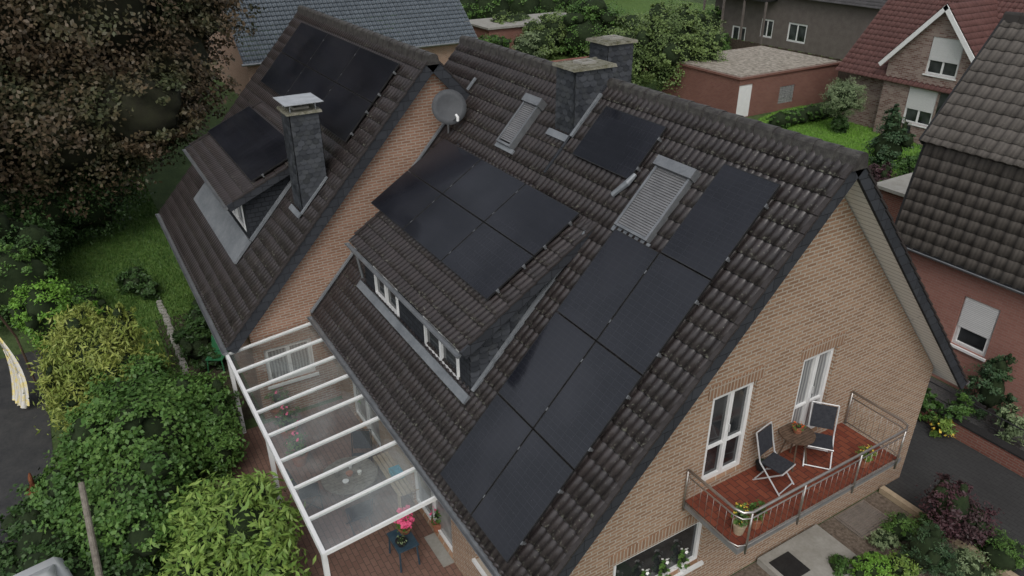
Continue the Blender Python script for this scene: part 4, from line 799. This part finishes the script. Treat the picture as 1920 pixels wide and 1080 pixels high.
x,y=at(20,540,1.2); plant('hedge','clipped green hedge column at the left edge behind the driveway','hedge',(x,y,0),[(0,0,1.2,1.0,1.3,1.3)],9000,.10,'L_mid',seed=6,clump=.15,core=.85)
x,y=at(180,668,1.6); plant('bamboo','golden green feathery bamboo clump behind the driveway shrubs','bamboo',(x,y,0),[(0,0,1.6,1.1,.9,.9),(1.0,.5,1.4,.8,.7,.8),(-1.0,-.3,1.5,.8,.7,.8),(.2,0,.8,1.3,1.1,.9),(.5,-.7,1.2,.7,.5,.8),(-.3,.7,1.9,.5,.45,.6)],24000,.15,'L_gold',asp=.28,seed=7,clump=.55,upw=.4,droop=.5,per=22,core=.6)
x,y=at(270,830,1.3); plant('maple_shrub','broad mid green shrub between the driveway and the glass canopy','shrub',(x,y,0),[(0,0,1.4,1.4,1.2,1.1),(-1.8,.1,1.1,1.2,1.1,1.0),(1.4,-.3,1.05,1.2,1.0,1.0),(.3,-1.2,.9,1.2,.8,.8),(-.9,.8,1.0,1.1,.75,.9)],46000,.10,'L_mid',trunk=(.07,1.4),seed=8,clump=.34,asp=.7,per=35)
x,y=at(395,755,1.2); plant('shrub','dark green shrub pressed against the outer canopy edge','shrub',(x,y,0),[(0,0,1.0,.7,.5,.9),(1.2,-.15,.9,.7,.45,.8)],12000,.10,'L_mid',seed=9,lumps=2)
x,y=at(455,975,1.6); plant('laurel_shrub','light green large leaved laurel shrub at the bottom of the frame','shrub',(x,y,0),[(0,0,1.5,.9,.8,.7),(-.9,-.4,1.25,.7,.65,.65),(.85,.2,1.15,.55,.55,.65),(.2,-.5,.9,1.1,.85,.8),(.3,.5,1.4,.45,.4,.55),(-.5,.3,1.6,.4,.4,.4)],9500,.17,'L_laurel',trunk=(.05,1.6),seed=10,clump=.55,asp=.33,upw=.5,per=8,core=.55,droop=.25,lumps=2)
x,y=at(75,1020,.6); plant('ivy_mound','dark ivy mound at the bottom left by the white car','ivy',(x,y,0),[(0,0,.3,1.4,.8,.4),(1.1,.5,.35,.8,.6,.45),(-1.4,.2,.3,.9,.8,.4)],14000,.09,'L_dark',seed=12,asp=.8)
x,y=at(235,1040,.7); plant('shrub','dark leafy shrub behind the leaning wooden post','shrub',(x,y,0),[(0,0,.6,.7,.6,.6),(-.9,.6,.5,.7,.6,.5)],9000,.10,'L_dark',seed=13,asp=.6)
x,y=at(120,890,.7); plant('shrub','yellow green shrub bordering the dark driveway','shrub',(x,y,0),[(0,.2,.4,.45,.4,.4)],3000,.1,'L_bright',seed=14)
for i,(px,py,l) in enumerate([(250,520,'lawn edge nearest the copper leaved tree'),(160,560,'soil behind the golden bamboo'),(380,590,'bed beside the rear house gutter'),(60,470,'far left corner under the copper leaved tree'),(365,640,'bed behind the green plastic chair')]):
    x,y=at(px,py,.5); plant('fern_plant','low dark green plants at the '+l,'plant',(x,y,0),[(0,0,.35,.8,.5,.45),(.7,.3,.25,.5,.4,.3)],3600,.14,'L_mid' if i%2 else 'L_dark',seed=20+i,asp=.4)
x,y=at(1785,955,.7); plant('purple_shrub','purple leaved shrub beside the side driveway','shrub',(x,y,0),[(0,0,.75,.45,.45,.55),(.3,.3,.5,.4,.4,.42)],6500,.075,'L_purple',seed=30,clump=.45)
x,y=at(1640,1065,.4); plant('shrub','bright yellow green shrub at the bottom below the balcony','shrub',(x,y,0),[(0,0,.32,.36,.34,.28)],4500,.05,'L_bright',seed=31)
x,y=at(1735,1035,.4); plant('dwarf_conifer','dark dwarf conifer between purple shrub and bright shrub','shrub',(x,y,0),[(0,0,.45,.4,.4,.5),(.35,.2,.3,.35,.35,.3)],6000,.06,'L_conifer',asp=.25,seed=32)
for i,(px,py,s,m,l) in enumerate([(1690,990,.28,'L_mid','small green perennial clump near the metal grate'),(1815,1060,.32,'L_grey','grey green lavender mound at the lower right'),(1880,1040,.34,'L_mid','dark green shrub in the lower right corner of the picture'),(1575,1062,.2,'L_mid','low green clump at the edge of the concrete step'),(1690,1060,.25,'L_laurel','yellow green clump between the bright shrub and dwarf conifer'),(1745,985,.25,'L_dark','dark clump under the purple leaved shrub'),(1655,1010,.2,'L_grey','tiny grey green clump beside the metal grate'),(1850,1000,.25,'L_mid','green clump right of the purple leaved shrub')]):
    x,y=at(px,py,s); plant('perennial',l,'plant',(x,y,0),[(0,0,s*.8,s*1.2,s*1.1,s)],2600,.06,m,seed=33+i,asp=.35,clump=.4)
for i,(px,py,s,m,l) in enumerate([(1860,735,.8,'L_conifer','tall young conifer against the red brick neighbour wall'),(1790,775,.5,'L_mid','green shrub left of the young conifer by the neighbour wall'),(1735,760,.4,'L_mid','small green shrub close to the house corner across the driveway'),(1900,800,.5,'L_grey','grey green shrub at the right frame edge by the railing'),(1765,800,.3,'L_laurel','low shrub with yellow flowers above the low wall')]):
    x,y=at(px,py,s); t=plant('garden_shrub',l,'shrub',(x,y,0),[(0,0,s,s*.7,s*.65,s)]+([(0,0,s*1.9,s*.35,s*.35,s*.5)] if i==0 else []),int(5200*s),.09,m,seed=40+i,asp=.4,core=.5)
    if i==4: leaves('flowers',[(x,y,s,s*.9,s*.9,s)],50,.07,['petal_yellow'],t,asp=1,core=0,per=3)
x,y=at(1250,115,2.2); plant('garden_tree','large light green bushy tree right of the rear slate chimney','tree',(x,y,0),[(0,0,3,2.4,2.4,2.7),(-1.5,-2.2,2.4,1.9,1.9,2.1),(1.2,1.6,2.2,1.6,1.6,1.9)],36000,.16,'L_far',None,(.15,3),'crown',seed=50,clump=.25)
for i,(px,py,s,m) in enumerate([(960,55,1.5,'L_far'),(1040,62,1.7,'L_far'),(1120,50,2.2,'L_mid'),(1185,70,1.7,'L_far'),(920,95,1.1,'L_mid'),(1000,85,1.1,'L_grey'),(1300,60,1.8,'L_far')]):
    x,y=at(px,py,s); plant('garden_shrub',['rounded green shrub left of the grey flat shed','pale green shrub before the grey flat shed','tall green shrub directly above the ridge and chimneys','pale shrub between tall shrub and the light green tree','low green shrub by the blue grey roof corner','grey green shrub nearest the far ridge end','green shrub left of the dark brown house'][i],'shrub',(x,y,0),[(0,0,s,s*1.2,s*1.3,s),(s*.5,-s,s*.8,s*.9,s*.9,s*.8)],10000,.16,m,seed=60+i)
for i,(x,y,lx,ly,h,l) in enumerate([(-62,24,1.2,16,3.2,'long dark clipped hedge along the top of the picture'),(-47,36,1.0,9,2.2,'dark clipped hedge left of the dark brown house')]):
    bl=[(0,-ly+2*ly*k/9,h*.55,lx,ly/7,h*.55) for k in range(10)]
    plant('hedge',l,'hedge',(x,y,0),bl,18000,.22,'L_mid',seed=70+i,clump=.3,core=.85)
x,y=at(1480,208,.5); hb=[(0,-2+k*.9,.45,.5,.7,.5) for k in range(6)]; plant('hedge','low clipped hedge in front of the red brick garage','hedge',(x+1.0,y,0),hb,9000,.12,'L_mid',seed=80,core=.85,clump=.2)
x,y=at(1580,190,1.7); plant('topiary_tree','round pale green standard tree on the back lawn','tree',(x,y,0),[(0,0,1.9,1.0,1.0,1.0)],9000,.12,'L_grey',None,(.07,1.6),'crown',asp=.25,seed=81,clump=.25)
for i,(px,py,s,m,l) in enumerate([(1665,275,1.1,'L_conifer','dark conifer between the back lawn and the right house'),(1645,345,.8,'L_purple','reddish shrub beside the back lawn'),(1710,325,.8,'L_mid','green shrub behind the right hand house roof'),(1650,190,1.2,'L_mid','climbing green shrub at the corner of the mottled brick house'),(1655,385,.9,'L_mid','green shrub directly behind the near gable verge'),(1575,232,.5,'L_dark','low dark shrub at the foot of the round standard tree'),(1350,90,1.0,'L_mid','green shrub left of the garage roof')]):
    x,y=at(px,py,s); bl=[(0,0,s,s*.8,s*.8,s)]+([(0,0,s*1.9,s*.45,s*.45,s*.8)] if m=='L_conifer' else [])
    plant('garden_shrub',l,'shrub',(x,y,0),bl,6500,.13,m,seed=90+i,asp=.4)
for i,(x,y,s) in enumerate([(-70,-12,7),(-75,4,6),(-80,20,7),(-82,36,6),(-78,52,7),(-60,66,7),(-40,-24,6),(-44,-8,5),(-30,72,7)]):
    plant('background_tree',['broad green tree far behind the copper leaved tree','green tree behind the blue grey roof on the left','green tree behind the blue grey roof on the right','green tree beyond the long hedge on the left','green tree beyond the long hedge on the right','green tree behind the dark brown house','green tree at far left beyond the garden','green tree close behind the copper leaved tree','green tree beyond the maroon roof'][i],'tree',(x,y,0),[(0,0,s,s*.8,s*.9,s*.8),(s*.3,s*.5,s*.7,s*.6,s*.6,s*.6)],9000,.45,'L_far',None,(.35,s),'crown',seed=110+i)
# ================================================================= LIGHT
w=bpy.data.worlds.new('World'); S.world=w; w.use_nodes=True; nt=w.node_tree; nt.nodes.clear()
sd=Vector((.6,-.4,.9)).normalized()
sky=nt.nodes.new('ShaderNodeTexSky'); sky.sky_type='NISHITA'; sky.sun_disc=False; sky.sun_elevation=math.asin(sd.z); sky.sun_rotation=math.atan2(sd.x,sd.y); sky.dust_density=3; sky.air_density=1
hs=nt.nodes.new('ShaderNodeHueSaturation'); hs.inputs['Saturation'].default_value=.30; nt.links.new(sky.outputs[0],hs.inputs['Color'])
tc=nt.nodes.new('ShaderNodeTexCoord'); nz=nt.nodes.new('ShaderNodeTexNoise'); nz.inputs['Scale'].default_value=3.2; nz.inputs['Detail'].default_value=5; nt.links.new(tc.outputs['Generated'],nz.inputs['Vector'])
mr=nt.nodes.new('ShaderNodeMapRange'); nt.links.new(nz.outputs[0],mr.inputs[0]); mr.inputs[1].default_value=.40; mr.inputs[2].default_value=.60; mr.inputs[3].default_value=.5; mr.inputs[4].default_value=1.6
mm=nt.nodes.new('ShaderNodeVectorMath'); mm.operation='SCALE'; nt.links.new(hs.outputs[0],mm.inputs[0]); nt.links.new(mr.outputs[0],mm.inputs['Scale'])
bg=nt.nodes.new('ShaderNodeBackground'); nt.links.new(mm.outputs[0],bg.inputs[0]); bg.inputs[1].default_value=.142
ow=nt.nodes.new('ShaderNodeOutputWorld'); nt.links.new(bg.outputs[0],ow.inputs[0])
ld=bpy.data.lights.new('sun','SUN'); ld.energy=.85; ld.angle=math.radians(25); ld.color=(1,.97,.93); lo=bpy.data.objects.new('sun',ld); COL.objects.link(lo); lo.rotation_euler=sd.to_track_quat('Z','Y').to_euler()
S.view_settings.view_transform='Standard'; S.view_settings.look='None'; S.view_settings.exposure=0
for o in bpy.data.objects:
    if '_o' in o: del o['_o']
